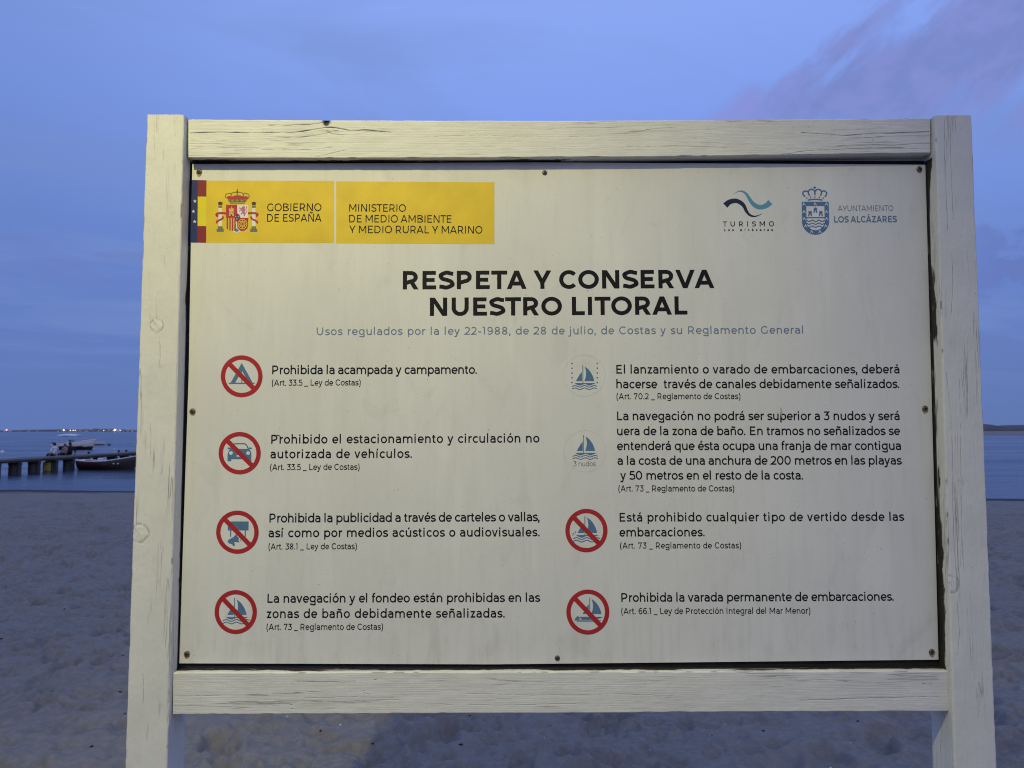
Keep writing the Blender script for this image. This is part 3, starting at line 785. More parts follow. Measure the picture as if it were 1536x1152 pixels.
# ---- printing inks
K = mat("black_ink", (.007, .007, .008), .5, .1, 40, spec=.2)
GREY = mat("faded_blue_grey_ink", (.150, .205, .300), .45, .1, 40)
BLUE = mat("slate_blue_ink", (.088, .175, .300), .45, .10, 40)
RED = mat("faded_red_ink", (.400, .022, .022), .42, .10, 40)
YEL = mat("yellow_ink", (.700, .492, .024), .42, .09, 14)
YEL2 = mat("bright_flag_yellow_ink", (.720, .590, .016), .42, .05, 20)
FRED = mat("flag_red_ink", (.230, .018, .022), .42, .08, 20)
NAVY = mat("navy_ink", (.020, .030, .130), .42, .1, 20)
INKN = mat("dark_navy_logo_ink", (.010, .014, .036), .42, .1, 20)
TEAL = mat("teal_logo_ink", (.100, .300, .420), .42, .08, 20)
TEALG = mat("grey_teal_logo_ink", (.15, .28, .36), .42, .08, 20)
CBLUE = mat("council_blue_ink", (.075, .165, .320), .42, .08, 20)
CTXT = mat("council_text_ink", (.115, .180, .290), .42, .08, 20)
WHT = mat("white_ink", (.70, .69, .66), .42, .05, 20)
OLV = mat("olive_crest_ink", (.20, .17, .03), .45, .1, 20)
GOLD = mat("gold_crest_ink", (.62, .45, .06), .45, .1, 20)
BRN = mat("brown_crest_ink", (.060, .025, .018), .45, .1, 20)
CRED = mat("crimson_crest_ink", (.42, .022, .040), .45, .1, 20)
PINK = mat("pink_crest_ink", (.46, .14, .24), .45, .1, 20)
STEEL = mat("steel_crest_ink", (.12, .16, .19), .45, .1, 20)
PALE = mat("pale_ring_ink", (.56, .55, .53), .45, .05, 20)
HGREY = mat("light_grey_ink", (.16, .17, .19), .45, .1, 20)

F = Flat()
text(F, "RESPETA Y CONSERVA", 604.2, 1074.1, 434.2, 432.1, 27.6, 150)
text(F, "NUESTRO LITORAL", 644.8, 1033.8, 473.9, 471.8, 27.4, 150)
F.build("headline", K, board)
F = Flat(); text(F, "Usos regulados por la ley 22-1988, de 28 de julio, de Costas y su Reglamento General", 475, 1204.5, 502.8, 500.5, 11.7, 98, .95, 1.6)
F.build("subtitle", GREY, board)
BODY = [
 [("Prohibida la acampada y campamento.", 408.2, 716.2, 561.5, 560.8, 13.3, 1), ("(Art. 33.5 _ Ley de Costas)", 407.5, 540.9, 578.7, 578.2, 9.2, 0)],
 [("Prohibido el estacionamiento y circulación no", 406.8, 809, 665.6, 663.8, 13.5, 1), ("autorizada de vehículos.", 405.5, 618.7, 687.6, 686.9, 13.4, 1), ("(Art. 33.5 _ Ley de Costas)", 404.8, 539.2, 705.3, 704.8, 9.2, 0)],
 [("Prohibida la publicidad a través de carteles o vallas,", 404.1, 810.3, 783.9, 781.9, 13.6, 1), ("así como por medios acústicos o audiovisuales.", 402.8, 810.3, 806, 804.6, 13.5, 1), ("(Art. 38.1 _ Ley de Costas)", 402.4, 535.1, 824.4, 823.8, 9.2, 0)],
 [("La navegación y el fondeo están prohibidas en las", 401.1, 810.3, 904.3, 902.9, 13.7, 1), ("zonas de baño debidamente señalizadas.", 399.7, 757.9, 927.2, 926.4, 13.6, 1), ("(Art. 73 _ Reglamento de Costas)", 399.4, 574.4, 945.2, 944.7, 9.5, 0)],
 [("El lanzamiento o varado de embarcaciones, deberá", 924.5, 1349, 560.5, 560.2, 13.2, 1), ("hacerse  través de canales debidamente señalizados.", 924.5, 1350, 582.5, 582.2, 13.2, 1), ("(Art. 70.2 _ Reglamento de Costas)", 924.5, 1110.5, 599, 598.8, 9.2, 0)],
 [("La navegación no podrá ser superior a 3 nudos y será", 925.6, 1349.3, 630.4, 630.2, 13.2, 1), ("uera de la zona de baño. En tramos no señalizados se", 925.6, 1350.4, 652.9, 652.7, 13.2, 1), ("entenderá que ésta ocupa una franja de mar contigua", 925.6, 1351.4, 675.3, 675, 13.3, 1),
  ("a la costa de una anchura de 200 metros en las playas", 926.3, 1352.8, 697.4, 697, 13.3, 1), ("y 50 metros en el resto de la costa.", 930.4, 1205.4, 719.6, 719.4, 13.3, 1), ("(Art. 73 _ Reglamento de Costas)", 927.3, 1101.2, 737.3, 737.2, 9.3, 0)],
 [("Está prohibido cualquier tipo de vertido desde las", 929.5, 1356.4, 782.5, 781.4, 13.3, 1), ("embarcaciones.", 929.2, 1057.8, 804.9, 804.6, 13.3, 1), ("(Art. 73 _ Reglamento de Costas)", 929.9, 1111.6, 822.9, 822.6, 9.3, 0)],
 [("Prohibida la varada permanente de embarcaciones.", 932, 1341.6, 902.9, 901.2, 13.4, 1), ("(Art. 66.1 _ Ley de Protección Integral del Mar Menor)", 931.6, 1215.4, 921.3, 920.6, 9.4, 0)]]
for para in BODY:
    F = Flat()
    for s, a, b_, y0, y1, cap, big in para:
        if big: text(F, s, a, b_, y0, y1, cap, 114, .90, 1.9)
        else: text(F, s, a, b_, y0, y1, cap, 106, .84, 1.6)
    F.build("rule_text", K, board)

# ---- round pictograms
def sail(F, cx, cy, Rp, mx, top, k, waves=True, hull=True, mi=0):
    def q(a, b): return bp(cx + (mx + (a - 215) / 190 * k) * Rp, cy + (top + (b - 742) / 190 * k) * Rp)
    def curve(p): return [q(*t) for t in cr(p, 5)]
    def st(p, wv):
        L, Q = ribbon(p, wv); F.strip([q(*t) for t in L], [q(*t) for t in Q], mi)
    st([(215, 742), (215, 905)], 3.2)
    F.poly(curve([(232, 755), (268, 783), (298, 826), (314, 866), (318, 888)]) + [q(229, 888)] + curve([(238, 862), (244, 826), (241, 786), (232, 755)])[:-1], mi)
    F.poly(curve([(207, 803), (190, 824), (170, 856), (152, 888)]) + [q(207, 888)], mi)
    wv = lambda x, y0: y0 - 7.5 * math.cos(2 * math.pi * (x - 143) / 88)
    if hull: F.poly([q(138, 905), q(331, 905)] + [q(x, min(wv(x, 921), 927)) for x in range(318, 150, -8)], mi)
    if waves:
        for y0 in (935, 957): st([(x, wv(x, y0)) for x in range(115, 344, 6)], 4.0)
def prohibition(F, cx, cy, rx, ry, th=6.5, layer=2, mi=1):
    n_ = 72
    ring_ = lambda k: [bp(cx + (rx - k) * math.cos(2 * math.pi * i / n_), cy + (ry - k) * math.sin(2 * math.pi * i / n_)) for i in range(n_ + 1)]
    F.strip(ring_(0), ring_(th), mi, layer)
    a = .7071
    e0 = (cx - (rx - th * .6) * a, cy - (ry - th * .6) * a); e1 = (cx + (rx - th * .6) * a, cy + (ry - th * .6) * a)
    L, Q = ribbon([e0, e1], 3.45)
    F.strip([bp(*p) for p in L], [bp(*p) for p in Q], mi, layer + 1)
def zz_(F, pts, s, ox, oy, mi=0, layer=0): F.poly([bp(ox + a / s, oy + b / s) for a, b in pts], mi, layer)
def zs(F, pts, wv, s, ox, oy, mi=0, layer=0):
    L, Q = ribbon(pts, wv); F.strip([bp(ox + a / s, oy + b / s) for a, b in L], [bp(ox + a / s, oy + b / s) for a, b in Q], mi, layer)
def zcirc(F, cx, cy, rx, ry, s, ox, oy, mi=0, layer=0, n=18):
    zz_(F, [(cx + rx * math.cos(2 * math.pi * i / n), cy + ry * math.sin(2 * math.pi * i / n)) for i in range(n)], s, ox, oy, mi, layer)
# tent
F = Flat(); Z = (12.8, 320, 520)
zz_(F, [(546, 312), (755, 690), (560, 690), (660, 690), (545, 470), (420, 690), (335, 690)][:1] + [(755, 690), (690, 690), (548, 465), (420, 690), (335, 690)], *Z)
zz_(F, [(295, 692), (790, 692), (790, 716), (295, 716)], *Z, layer=1); zs(F, [(545, 470), (545, 692)], 6, *Z, layer=1)
prohibition(F, 362.6, 564.4, 31.3, 31.4); F.build("prohibition_symbol", [BLUE, RED], board)
# car
F = Flat(); Z = (14.4, 315, 640)
zz_(F, [(390, 560), (410, 520), (440, 470), (470, 480), (830, 480), (860, 500), (893, 560), (893, 745), (812, 745), (812, 703), (460, 703), (460, 745), (378, 745), (380, 600)], *Z)
zs(F, [(455, 475), (490, 395), (530, 368), (745, 366), (785, 390), (830, 480)], 12, *Z, layer=1)
for x0 in (378, 838): zz_(F, [(x0, 455), (x0 + 18, 448), (x0 + 68, 455), (x0 + 66, 480), (x0 + 10, 487)], *Z, layer=1)
for x0 in (453, 823): zcirc(F, x0, 570, 41, 38, *Z, mi=2, layer=1)
zz_(F, [(575, 618), (700, 618), (700, 648), (575, 648)], *Z, mi=2, layer=1)
prohibition(F, 359.6, 679.7, 31.6, 31.8); F.build("prohibition_symbol", [BLUE, RED, WHT], board)
# hoarding and megaphone
F = Flat(); Z = (13.55, 315, 755)
zz_(F, [(362, 368), (785, 368), (785, 550), (362, 550)], *Z)
zs(F, [(422, 550), (420, 680)], 11, *Z); zs(F, [(718, 550), (716, 690)], 11, *Z)
zz_(F, [(355, 775), (372, 745), (400, 728), (470, 692), (512, 648), (530, 622), (550, 660), (585, 705), (580, 745), (600, 798), (545, 785), (490, 790), (512, 850), (480, 872), (440, 825), (385, 812)], *Z)
zs(F, [(606, 735), (634, 770)], 6, *Z)
prohibition(F, 356.2, 798.2, 31.9, 32.4); F.build("prohibition_symbol", [BLUE, RED], board)
# sailing boats
F = Flat(); sail(F, 353.7, 918, 31.7, -.056, -.665, 1.045); prohibition(F, 353.7, 918, 31.7, 33.0); F.build("prohibition_symbol", [BLUE, RED], board)
F = Flat(); sail(F, 879.6, 795.8, 31.6, -.072, -.70, 1.06)
for a, b_, r_ in ((335, 618, 15), (292, 652, 14), (258, 658, 9), (278, 690, 11), (322, 668, 6), (300, 630, 5)): zcirc(F, a, b_, r_, r_, 14.4, 840, 755, n=8)
prohibition(F, 879.6, 795.8, 31.6, 32.6); F.build("prohibition_symbol", [BLUE, RED], board)
F = Flat(); Z = (13.55, 840, 875); sail(F, 881.7, 918, 32.2, .087, -.675, 1.0, waves=False, hull=False)
zz_(F, [(300, 738), (312, 705), (345, 682), (352, 662), (368, 662), (378, 680), (388, 712), (412, 738)], *Z)
zz_(F, [(380, 680), (868, 680), (845, 700), (795, 715), (690, 738), (432, 738), (434, 696), (410, 712), (385, 690)], *Z, layer=1)
zz_(F, [(300, 745), (838, 745), (838, 757), (300, 757)], *Z); zz_(F, [(338, 772), (705, 772), (705, 784), (338, 784)], *Z)
prohibition(F, 881.7, 918, 32.2, 33.8); F.build("prohibition_symbol", [BLUE, RED], board)
# the two permitted boats in pale rings
for k, (cx, cy, mx, top) in enumerate(((876.6, 563.3, -.075, -.50), (877.9, 676.8, -.079, -.779))):
    F = Flat(); sail(F, cx, cy, 31.3, mx, top, 1.0)
    rg = lambda q: [bp(cx + q * math.cos(2 * math.pi * i / 64), cy + q * math.sin(2 * math.pi * i / 64)) for i in range(65)]
    F.strip(rg(31.3), rg(30.9), 1)
    if k == 0:
        for a in (109, 339):
            for b_ in (92, 135, 179, 222, 265): zcirc(F, a, b_, 7.5, 7.5, 6.0625, 840, 530, n=10)
    else: text(F, "3 nudos", 860.2, 893.4, 699.4, 699.2, 7.6, 80, None, mi=2)
    F.build("boat_symbol", [BLUE, PALE, HGREY], board)

# ---- government banner
F = Flat()
q4 = lambda *p: [bp(*t) for t in p]
F.poly(q4((309.8, 270.9), (501.2, 271.2), (501.2, 364.5), (309.4, 364.2)), 0)
F.poly(q4((504.1, 272), (741.6, 273.4), (741.6, 366), (504.1, 364.9)), 0)
F.poly(q4((287.9, 270), (296.9, 270.2), (296.1, 364), (285.2, 364)), 1)
F.poly(q4((296.9, 270.2), (309.8, 270.5), (309.7, 294.9), (296.7, 294.8)), 2)
F.poly(q4((296.7, 294.8), (309.7, 294.9), (309.4, 339.2), (296.4, 339)), 3)
F.poly(q4((296.4, 339), (309.4, 339.2), (309.2, 364.2), (296.1, 364)), 2)
for a, b_ in ((292.4, 301.8), (290.2, 317.1), (292.1, 332.4)):
    F.poly([bp(a + (2.9 if i % 2 == 0 else 1.15) * math.sin(math.pi * i / 5), b_ - (2.9 if i % 2 == 0 else 1.15) * math.cos(math.pi * i / 5)) for i in range(10)], 4, 1)
text(F, "GOBIERNO", 400.5, 482.0, 316.9, 316.7, 11.7, 98, None, mi=5, layer=1)
text(F, "DE ESPAÑA", 400.5, 482.8, 332.7, 332.5, 11.7, 98, None, mi=5, layer=1)
text(F, "MINISTERIO", 523.7, 608.7, 317.4, 317.8, 11.4, 98, None, mi=5, layer=1)
text(F, "DE MEDIO AMBIENTE", 523.7, 677.7, 333.7, 334.2, 11.4, 98, None, mi=5, layer=1)
text(F, "Y MEDIO RURAL Y MARINO", 523.7, 723.5, 349.7, 350.5, 11.4, 98, None, mi=5, layer=1)
F.build("government_banner", [YEL, NAVY, FRED, YEL2, WHT, K], board)
# ---- its coat of arms
F = Flat(); Z = (16, 320, 280)
ml = [CRED, WHT, GOLD, OLV, BRN, PINK, STEEL, NAVY, RED]
zz_(F, [(305, 435), (575, 435), (575, 750), (305, 750)], *Z, mi=0, layer=1)
zz_(F, [(575, 435), (840, 435), (835, 750), (575, 750)], *Z, mi=1, layer=1)
ub = [(305, 750), (570, 750), (570, 1065), (500, 1068), (430, 1062), (360, 1040), (315, 990), (303, 930)]
zz_(F, ub, *Z, mi=2, layer=1)
for x0, y1 in ((335, 1020), (400, 1052), (462, 1064), (522, 1066)): zz_(F, [(x0 - 14, 752), (x0 + 16, 752), (x0 + 16, y1), (x0 - 14, y1 - 8)], *Z, mi=8, layer=2)
zz_(F, [(570, 750), (838, 750), (832, 940), (815, 1005), (760, 1050), (690, 1068), (620, 1045), (580, 990), (570, 930)], *Z, mi=8, layer=1)
for rr_ in (105, 62):
    zs(F, [(700 + rr_ * math.cos(2 * math.pi * i / 20), 900 + rr_ * 1.1 * math.sin(2 * math.pi * i / 20)) for i in range(21)], 8, *Z, mi=2, layer=2)
for i in range(8):
    a = math.pi * i / 4; zs(F, [(700 + 20 * math.cos(a), 900 + 20 * math.sin(a)), (700 + 110 * math.cos(a), 900 + 118 * math.sin(a))], 7, *Z, mi=2, layer=3)
zz_(F, [(440, 1068), (505, 1062), (530, 860), (550, 840), (570, 860), (580, 990), (640, 1055), (690, 1072), (620, 1098), (560, 1105), (500, 1095)], *Z, mi=1, layer=2)
zz_(F, [(505, 1052), (560, 1000), (620, 1052), (590, 1078), (535, 1080)], *Z, mi=6, layer=3)
# castle
zz_(F, [(365, 700), (385, 660), (382, 570), (370, 560), (385, 515), (410, 540), (420, 520), (428, 530), (432, 480), (445, 480), (450, 530), (465, 500), (475, 540), (495, 515), (498, 560), (488, 580), (485, 660), (500, 700), (450, 700), (450, 670), (415, 670), (415, 700)], *Z, mi=2, layer=2)
zcirc(F, 434, 682, 18, 22, *Z, mi=4, layer=3, n=10)
for a in (408, 465): zcirc(F, a, 615, 8, 14, *Z, mi=4, layer=3, n=8)
# lion
zz_(F, [(700, 480), (735, 466), (765, 485), (755, 520), (770, 560), (755, 600), (770, 650), (760, 700), (735, 715), (730, 670), (700, 640), (680, 670), (655, 670), (670, 630), (700, 600), (660, 570), (625, 605), (620, 580), (660, 545), (615, 520), (620, 495), (665, 520)], *Z, mi=5, layer=2)
zs(F, cr([(765, 650), (795, 600), (785, 540), (805, 490), (785, 480)]), 8, *Z, mi=5, layer=2)
# inescutcheon
zcirc(F, 578, 740, 72, 92, *Z, mi=8, layer=4, n=24); zcirc(F, 572, 730, 48, 66, *Z, mi=7, layer=5, n=20)
for a, b_ in ((542, 720), (600, 718), (570, 772)): zz_(F, [(a, b_ - 22), (a + 11, b_), (a, b_ + 20), (a - 11, b_)], *Z, mi=1, layer=6)
# crown
zz_(F, [(320, 245), (400, 215), (430, 250), (480, 225), (560, 205), (640, 210), (700, 230), (730, 235), (790, 225), (850, 260), (835, 300), (790, 310), (740, 330), (420, 330), (360, 300), (315, 275)], *Z, mi=0, layer=1)
for p in ([(300, 270), (290, 220), (320, 175), (380, 160), (430, 175), (435, 240)], [(435, 240), (430, 180), (470, 145), (530, 135), (575, 150), (578, 240)], [(578, 240), (580, 150), (630, 135), (690, 148), (720, 185), (718, 240)], [(718, 240), (722, 175), (775, 160), (830, 180), (860, 220), (848, 280)]):
    zs(F, cr(p, 4), 11, *Z, mi=3, layer=2)
zz_(F, [(345, 315), (380, 290), (430, 320), (480, 290), (520, 325), (570, 280), (620, 325), (665, 290), (710, 325), (770, 290), (815, 310), (790, 345), (755, 370), (740, 412), (410, 412), (395, 370), (365, 345)], *Z, mi=3, layer=3)
for i in range(7): zcirc(F, 400 + i * 58, 338 + 10 * ((i + 1) % 2), 12, 12, *Z, mi=2 if i % 2 else 4, layer=4, n=8)
zs(F, [(420, 392), (735, 392)], 8, *Z, mi=2, layer=4)
zs(F, [(578, 145), (578, 55)], 10, *Z, mi=3, layer=2); zs(F, [(560, 80), (598, 80)], 7, *Z, mi=3, layer=3); zcirc(F, 578, 122, 22, 22, *Z, mi=4, layer=3, n=10)
# pillars
for c0, sg in ((166, 1), (972, -1)):
    zz_(F, [(c0 - 38, 500), (c0 + 38, 500), (c0 + 42, 950), (c0 - 42, 950)], *Z, mi=1, layer=1)
    zz_(F, [(c0 - 48, 452), (c0 + 52, 452), (c0 + 42, 510), (c0 - 42, 510)], *Z, mi=3, layer=2)
    zz_(F, [(c0 - 56, 385), (c0 - 20, 370), (c0, 355), (c0 + 25, 370), (c0 + 62, 385), (c0 + 40, 440), (c0 - 40, 440)], *Z, mi=4, layer=2)
    zz_(F, [(c0 - 50, 950), (c0 + 50, 950), (c0 + 60, 1012), (c0 - 60, 1012)], *Z, mi=3, layer=2)
    zz_(F, [(c0 - 84, 1015), (c0 + 84, 1015), (c0 + 84, 1085), (c0 - 88, 1085)], *Z, mi=6, layer=2)
    X_ = lambda a: c0 + (a - 166) * sg
    zs(F, cr([(X_(305), 640), (X_(210), 635), (X_(120), 640), (X_(75), 668), (X_(110), 720)], 5), 25, *Z, mi=0, layer=3)
    zs(F, cr([(X_(235), 715), (X_(215), 770), (X_(140), 808), (X_(85), 840), (X_(92), 880)], 5), 22, *Z, mi=0, layer=3)
F.build("coat_of_arms", ml, board)

# ---- tourism logo
F = Flat(); Z = (14.4, 1075, 275)
def taper(p, mi):
    q = cr([(a, b_) for a, b_, _ in p], 6); wv = cr([(c, 0) for _, _, c in p], 6)
    zs(F, q, [t[0] / 2 for t in wv], *Z, mi=mi)
taper([(186, 481, 131), (270, 408, 108), (390, 377, 97), (505, 410, 90), (590, 490, 78), (637, 590, 66), (700, 672, 52), (768, 707, 38), (832, 713, 29), (905, 692, 18), (988, 650, 3)], 0)
taper([(1160, 405, 125), (1080, 475, 110), (990, 510, 100), (900, 508, 98), (815, 468, 92), (745, 395, 80), (693, 310, 68), (640, 232, 55), (575, 182, 40), (505, 168, 26), (435, 188, 13), (365, 235, 3)], 1)
text(F, "TURISMO", 1084.4, 1161.1, 339.9, 339.6, 7.7, 115, .95, 1, mi=2)
text(F, "Los Alcázares", 1086.1, 1159.4, 346.8, 346.6, 3.9, 160, .95, 1.4, mi=2)
F.build("tourism_logo", [INKN, TEAL, K], board)
# ---- town crest
F = Flat(); Z = (13.4, 1195, 272)
zz_(F, [(100, 425), (115, 410), (630, 410), (643, 425), (655, 800)] + [(380 + 275 * math.cos(R(a)), 800 + 275 * math.sin(R(a))) for a in range(5, 180, 9)] + [(108, 800)], *Z, mi=0)
zz_(F, [(193, 500), (555, 500), (560, 720), (196, 720)], *Z, mi=1, layer=1)
zz_(F, [(198, 745), (560, 745), (562, 800)] + [(380 + 184 * math.cos(R(a)), 800 + 184 * math.sin(R(a))) for a in range(5, 180, 9)] + [(198, 800)], *Z, mi=1, layer=1)
for y0, a0, a1 in ((795, 198, 562), (852, 200, 560), (912, 235, 525)): zs(F, [(x, y0 - 14 * math.cos(2 * math.pi * (x - 315) / 130)) for x in range(a0, a1 + 1, 10)], 11, *Z, mi=0, layer=2)
for cx, cy in ((375, 525), (268, 595), (485, 595)):
    zz_(F, [(cx - 40, cy + 108), (cx - 30, cy + 40), (cx - 38, cy), (cx - 15, cy + 15), (cx - 15, cy), (cx + 15, cy), (cx + 15, cy + 15), (cx + 38, cy), (cx + 30, cy + 40), (cx + 42, cy + 108), (cx + 14, cy + 108), (cx + 8, cy + 66), (cx - 8, cy + 66), (cx - 14, cy + 108)], *Z, mi=0, layer=2)
for cx, cy in ((146, 440), (372, 440), (598, 440), (150, 595), (602, 595), (153, 735), (605, 735), (183, 880), (585, 880), (303, 995), (470, 995)):
    zs(F, [(cx - 28, cy + 45), (cx - 6, cy), (cx + 28, cy + 45)], 7, *Z, mi=1, layer=2); zs(F, [(cx - 5, cy - 12), (cx - 2, cy + 20)], 9, *Z, mi=1, layer=3)
zcirc(F, 362, 126, 26, 22, *Z, mi=0)
for p in ([(175, 310), (130, 270), (130, 215), (180, 195), (225, 210), (240, 240)], [(260, 290), (232, 230), (255, 175), (305, 160), (350, 185), (366, 225), (366, 280)], [(366, 225), (385, 180), (435, 160), (480, 180), (500, 230), (478, 290)], [(490, 225), (515, 200), (560, 195), (602, 235), (590, 280), (560, 310)]):
    zs(F, cr(p, 5), 14, *Z, mi=0)
for a, b_ in ((200, 337), (280, 322), (366, 316), (455, 322), (536, 337)): zcirc(F, a, b_, 16, 15, *Z, mi=0, n=10)
zs(F, cr([(222, 378), (300, 366), (368, 362), (440, 366), (517, 378)], 4), 14, *Z, mi=0)
F.build("town_crest", [CBLUE, WHT], board)
F = Flat()
text(F, "AYUNTAMIENTO", 1256.7, 1340, 316.9, 316.5, 8.5, 84, None, mi=0)
text(F, "LOS ALCÁZARES", 1251.4, 1345.7, 333.9, 333.4, 9.7, 140, None, mi=0)
F.build("council_name", CTXT, board)

# ---- two brown scuffs on the print
F = Flat()
zs(F, cr([(411.5, 655.8), (415, 653.2), (419, 653.4), (421, 655.4)], 4), [.35 + .5 * math.sin(math.pi * i / 12) for i in range(13)], 1, 0, 0, 0, 3)
F.build("scuff_mark", mat("brown_scuff", (.16, .08, .04), .8, .2, 200), board); F = Flat()
zs(F, cr([(1170.5, 611), (1172, 616), (1171, 621), (1173.5, 627)], 4), [.3 + .9 * math.sin(math.pi * i / 12) for i in range(13)], 1, 0, 0, 0, 3)
F.build("scuff_mark", [mat("pale_brown_scuff", (.45, .38, .28), .8, .2, 200)], board)
# ---- screws
scr_m = mat("rusty_screw_steel", (.16, .135, .11), .5, .4, 300, metal=.6)
scr_d = mat("screw_slot_dark", (.02, .018, .015), .8)
rust = mat("rust_stain", (.30, .22, .14), .6, .2, 200)
for k, (a, b_) in enumerate(((298.8, 257.4), (817, 259), (1379, 253.7), (288.9, 617), (1387.4, 612.8), (280.4, 981), (836, 987), (1396.9, 977.7))):
    x, z = bp(a, b_); r_ = .0066
    b = MB()
    n_ = 18; prof = [(r_, 0), (r_ * .96, .0011), (r_ * .7, .0019), (r_ * .3, .0023), (.0002, .0024)]
    V = [(x + q * math.cos(2 * math.pi * i / n_), BY - .0004 - h_, z + q * math.sin(2 * math.pi * i / n_)) for q, h_ in prof for i in range(n_)]
    b.add(V, [(j * n_ + i, j * n_ + (i + 1) % n_, (j + 1) * n_ + (i + 1) % n_, (j + 1) * n_ + i) for j in range(len(prof) - 1) for i in range(n_)], 0)
    a0 = rnd.random() * 3
    for dq in (0, math.pi / 2):
        ca, sa = math.cos(a0 + dq), math.sin(a0 + dq); l, t_ = r_ * .62, r_ * .16
        b.add([(x + ca * u - sa * v, BY - .0030, z + sa * u + ca * v) for u, v in ((-l, -t_), (l, -t_), (l, t_), (-l, t_))], [(0, 1, 2, 3)], 1)
    if k in (0, 2, 3, 4, 5, 7):          # dirt and rust that has bled out round the head
        n2 = 22; so = (.0, -.0012) if k != 7 else (.0014, -.0016)
        V = [(x + so[0] + math.cos(q) * r_ * e_, BY - .00015, z + so[1] + math.sin(q) * r_ * e_ * (1.15 if math.sin(q) > 0 else 1.5 if k in (0, 4, 7) else 1.2))
             for i in range(n2) for q, e_ in ((2 * math.pi * i / n2, 1.10 + .28 * rnd.random()),)]
        b.add(V, [tuple(range(n2))], 2)
    b.build("screw", [scr_m, scr_d, rust], board, True)
# ================================================================== STREET LAMP (stands behind the viewer, throws the warm light on the sign)
LAMP = Vector((-1.10, -.35, 4.25))
lamp_steel = mat("grey_lamp_steel", (.20, .21, .22), .5, .1, 20, metal=.6)
e = tag(empty("street_lamp", (LAMP.x - .9, LAMP.y - .35, 0)), "grey street lamp lighting the notice board from behind the viewer", "street lamp")
b = MB(); b.lathe([(.11, 0), (.11, .35), (.07, .42), (.05, 4.2), (.045, 4.3)]); b.build("pole", lamp_steel, e, True)
b = MB(); b.tube([(0, 0, 4.25), (.3, .12, 4.42), (.75, .29, 4.44)], .03, 10); b.build("arm", lamp_steel, e, True)
b = MB(); b.box((.9, .35, 4.42), (.5, .24, .09), bev=.03, rz=R(21)); b.build("lamp_head", lamp_steel, e)
b = MB(); b.box((.9, .35, 4.372), (.34, .16, .012), bev=.004, rz=R(21)); b.build("lens", mat("lit_lamp_lens", (1, .9, .6), .3, .02, 5, emit=(1, .84, .42), es=6), e)
ld = bpy.data.lights.new("lamp_light", 'SPOT'); ld.energy = LAMP_W; ld.color = (1, .925, .36); ld.spot_size = R(70); ld.spot_blend = 1.0; ld.shadow_soft_size = .045
lo = bpy.data.objects.new("lamp_light", ld); COL.objects.link(lo); lo.parent = e
rel = Vector((.9, .35, LAMP.z)); lo.location = rel
aim = Vector((.15, .66, -.735))
lo.rotation_euler = aim.to_track_quat('-Z', 'Y').to_euler()

# ================================================================== JETTY
panel_c = mat("grey_jetty_wall_concrete", (.185, .172, .170), .9, .3, 2.2, bump=.4, bscale=8)
conc = mat("dark_weathered_jetty_concrete", (.085, .078, .076), .9, .35, 2.2, bump=.5, bscale=8)
deck_m = mat("worn_jetty_decking", (.17, .145, .125), .85, .3, 2.5, bump=.4, bscale=12, stretch=(1, .25, 1))
PX, PWID, DZ = -31.4, 1.7, -.18
jet = tag(empty("jetty", (PX - PWID / 2, 34, WATER)), "long dark concrete jetty on short supports running out from the beach", "jetty")
jl = lambda x, y, z: (x - (PX - PWID / 2), y - 34, z - WATER)
b = MB()
for k in range(42):
    y0 = 34.2 + k * 1.05; b.box(jl(PX - PWID / 2, y0 + .52, DZ - .06 + rnd.uniform(-.006, .006)), (PWID + .06, 1.035, .12), bev=.012)
b.build("deck", deck_m, jet)
b = MB()
for x in (PX - .14, PX - PWID + .14): b.box(jl(x, 34.2 + 22, DZ - .12 - .055), (.22, 44, .11), bev=.015)
b.build("edge_beam", conc, jet)
proto = None
for k in range(20):
    y = 34.75 + 1.85 * k
    if proto is None:
        b = MB()
        for x in (-.12, -.62): b.box((x, 0, .0), (.20, .26, 1.5), bev=.02)
        b.box((-.37, .02, .02), (.34, .20, 1.4), 1); b.box((-.37, 0, .62), (.76, .28, .10), bev=.015)
        for x in (-1.48,): b.box((x, 0, 0), (.22, .26, 1.5), bev=.02)
        proto = b.build("support", [conc, panel_c], jet); o = proto
    else:
        o = proto.copy(); COL.objects.link(o); o.parent = jet
    o.location = jl(PX, y, WATER + .02)
bol_m = mat("black_iron_bollard", (.020, .020, .022), .6, .2, 20)
bproto = None
for px, lab in ((135.7, "small dark bollard on the jetty nearest the seated people"), (180.6, "middle dark bollard on the jetty's far edge"), (191.6, "dark bollard on the jetty closest to the sign's post")):
    x = PX - PWID + .2; y = -x * FPX / (768 - px)
    b = MB(); b.lathe([(.02, 0), (.10, 0), (.10, .03), (.065, .05), (.06, .10), (.10, .12), (.10, .16), (.02, .18)], n=14)
    o = b.build("mooring_bollard", bol_m, None, True); o.location = (x, y, DZ); tag(o, lab, "bollard", "mooring bollards on the jetty")

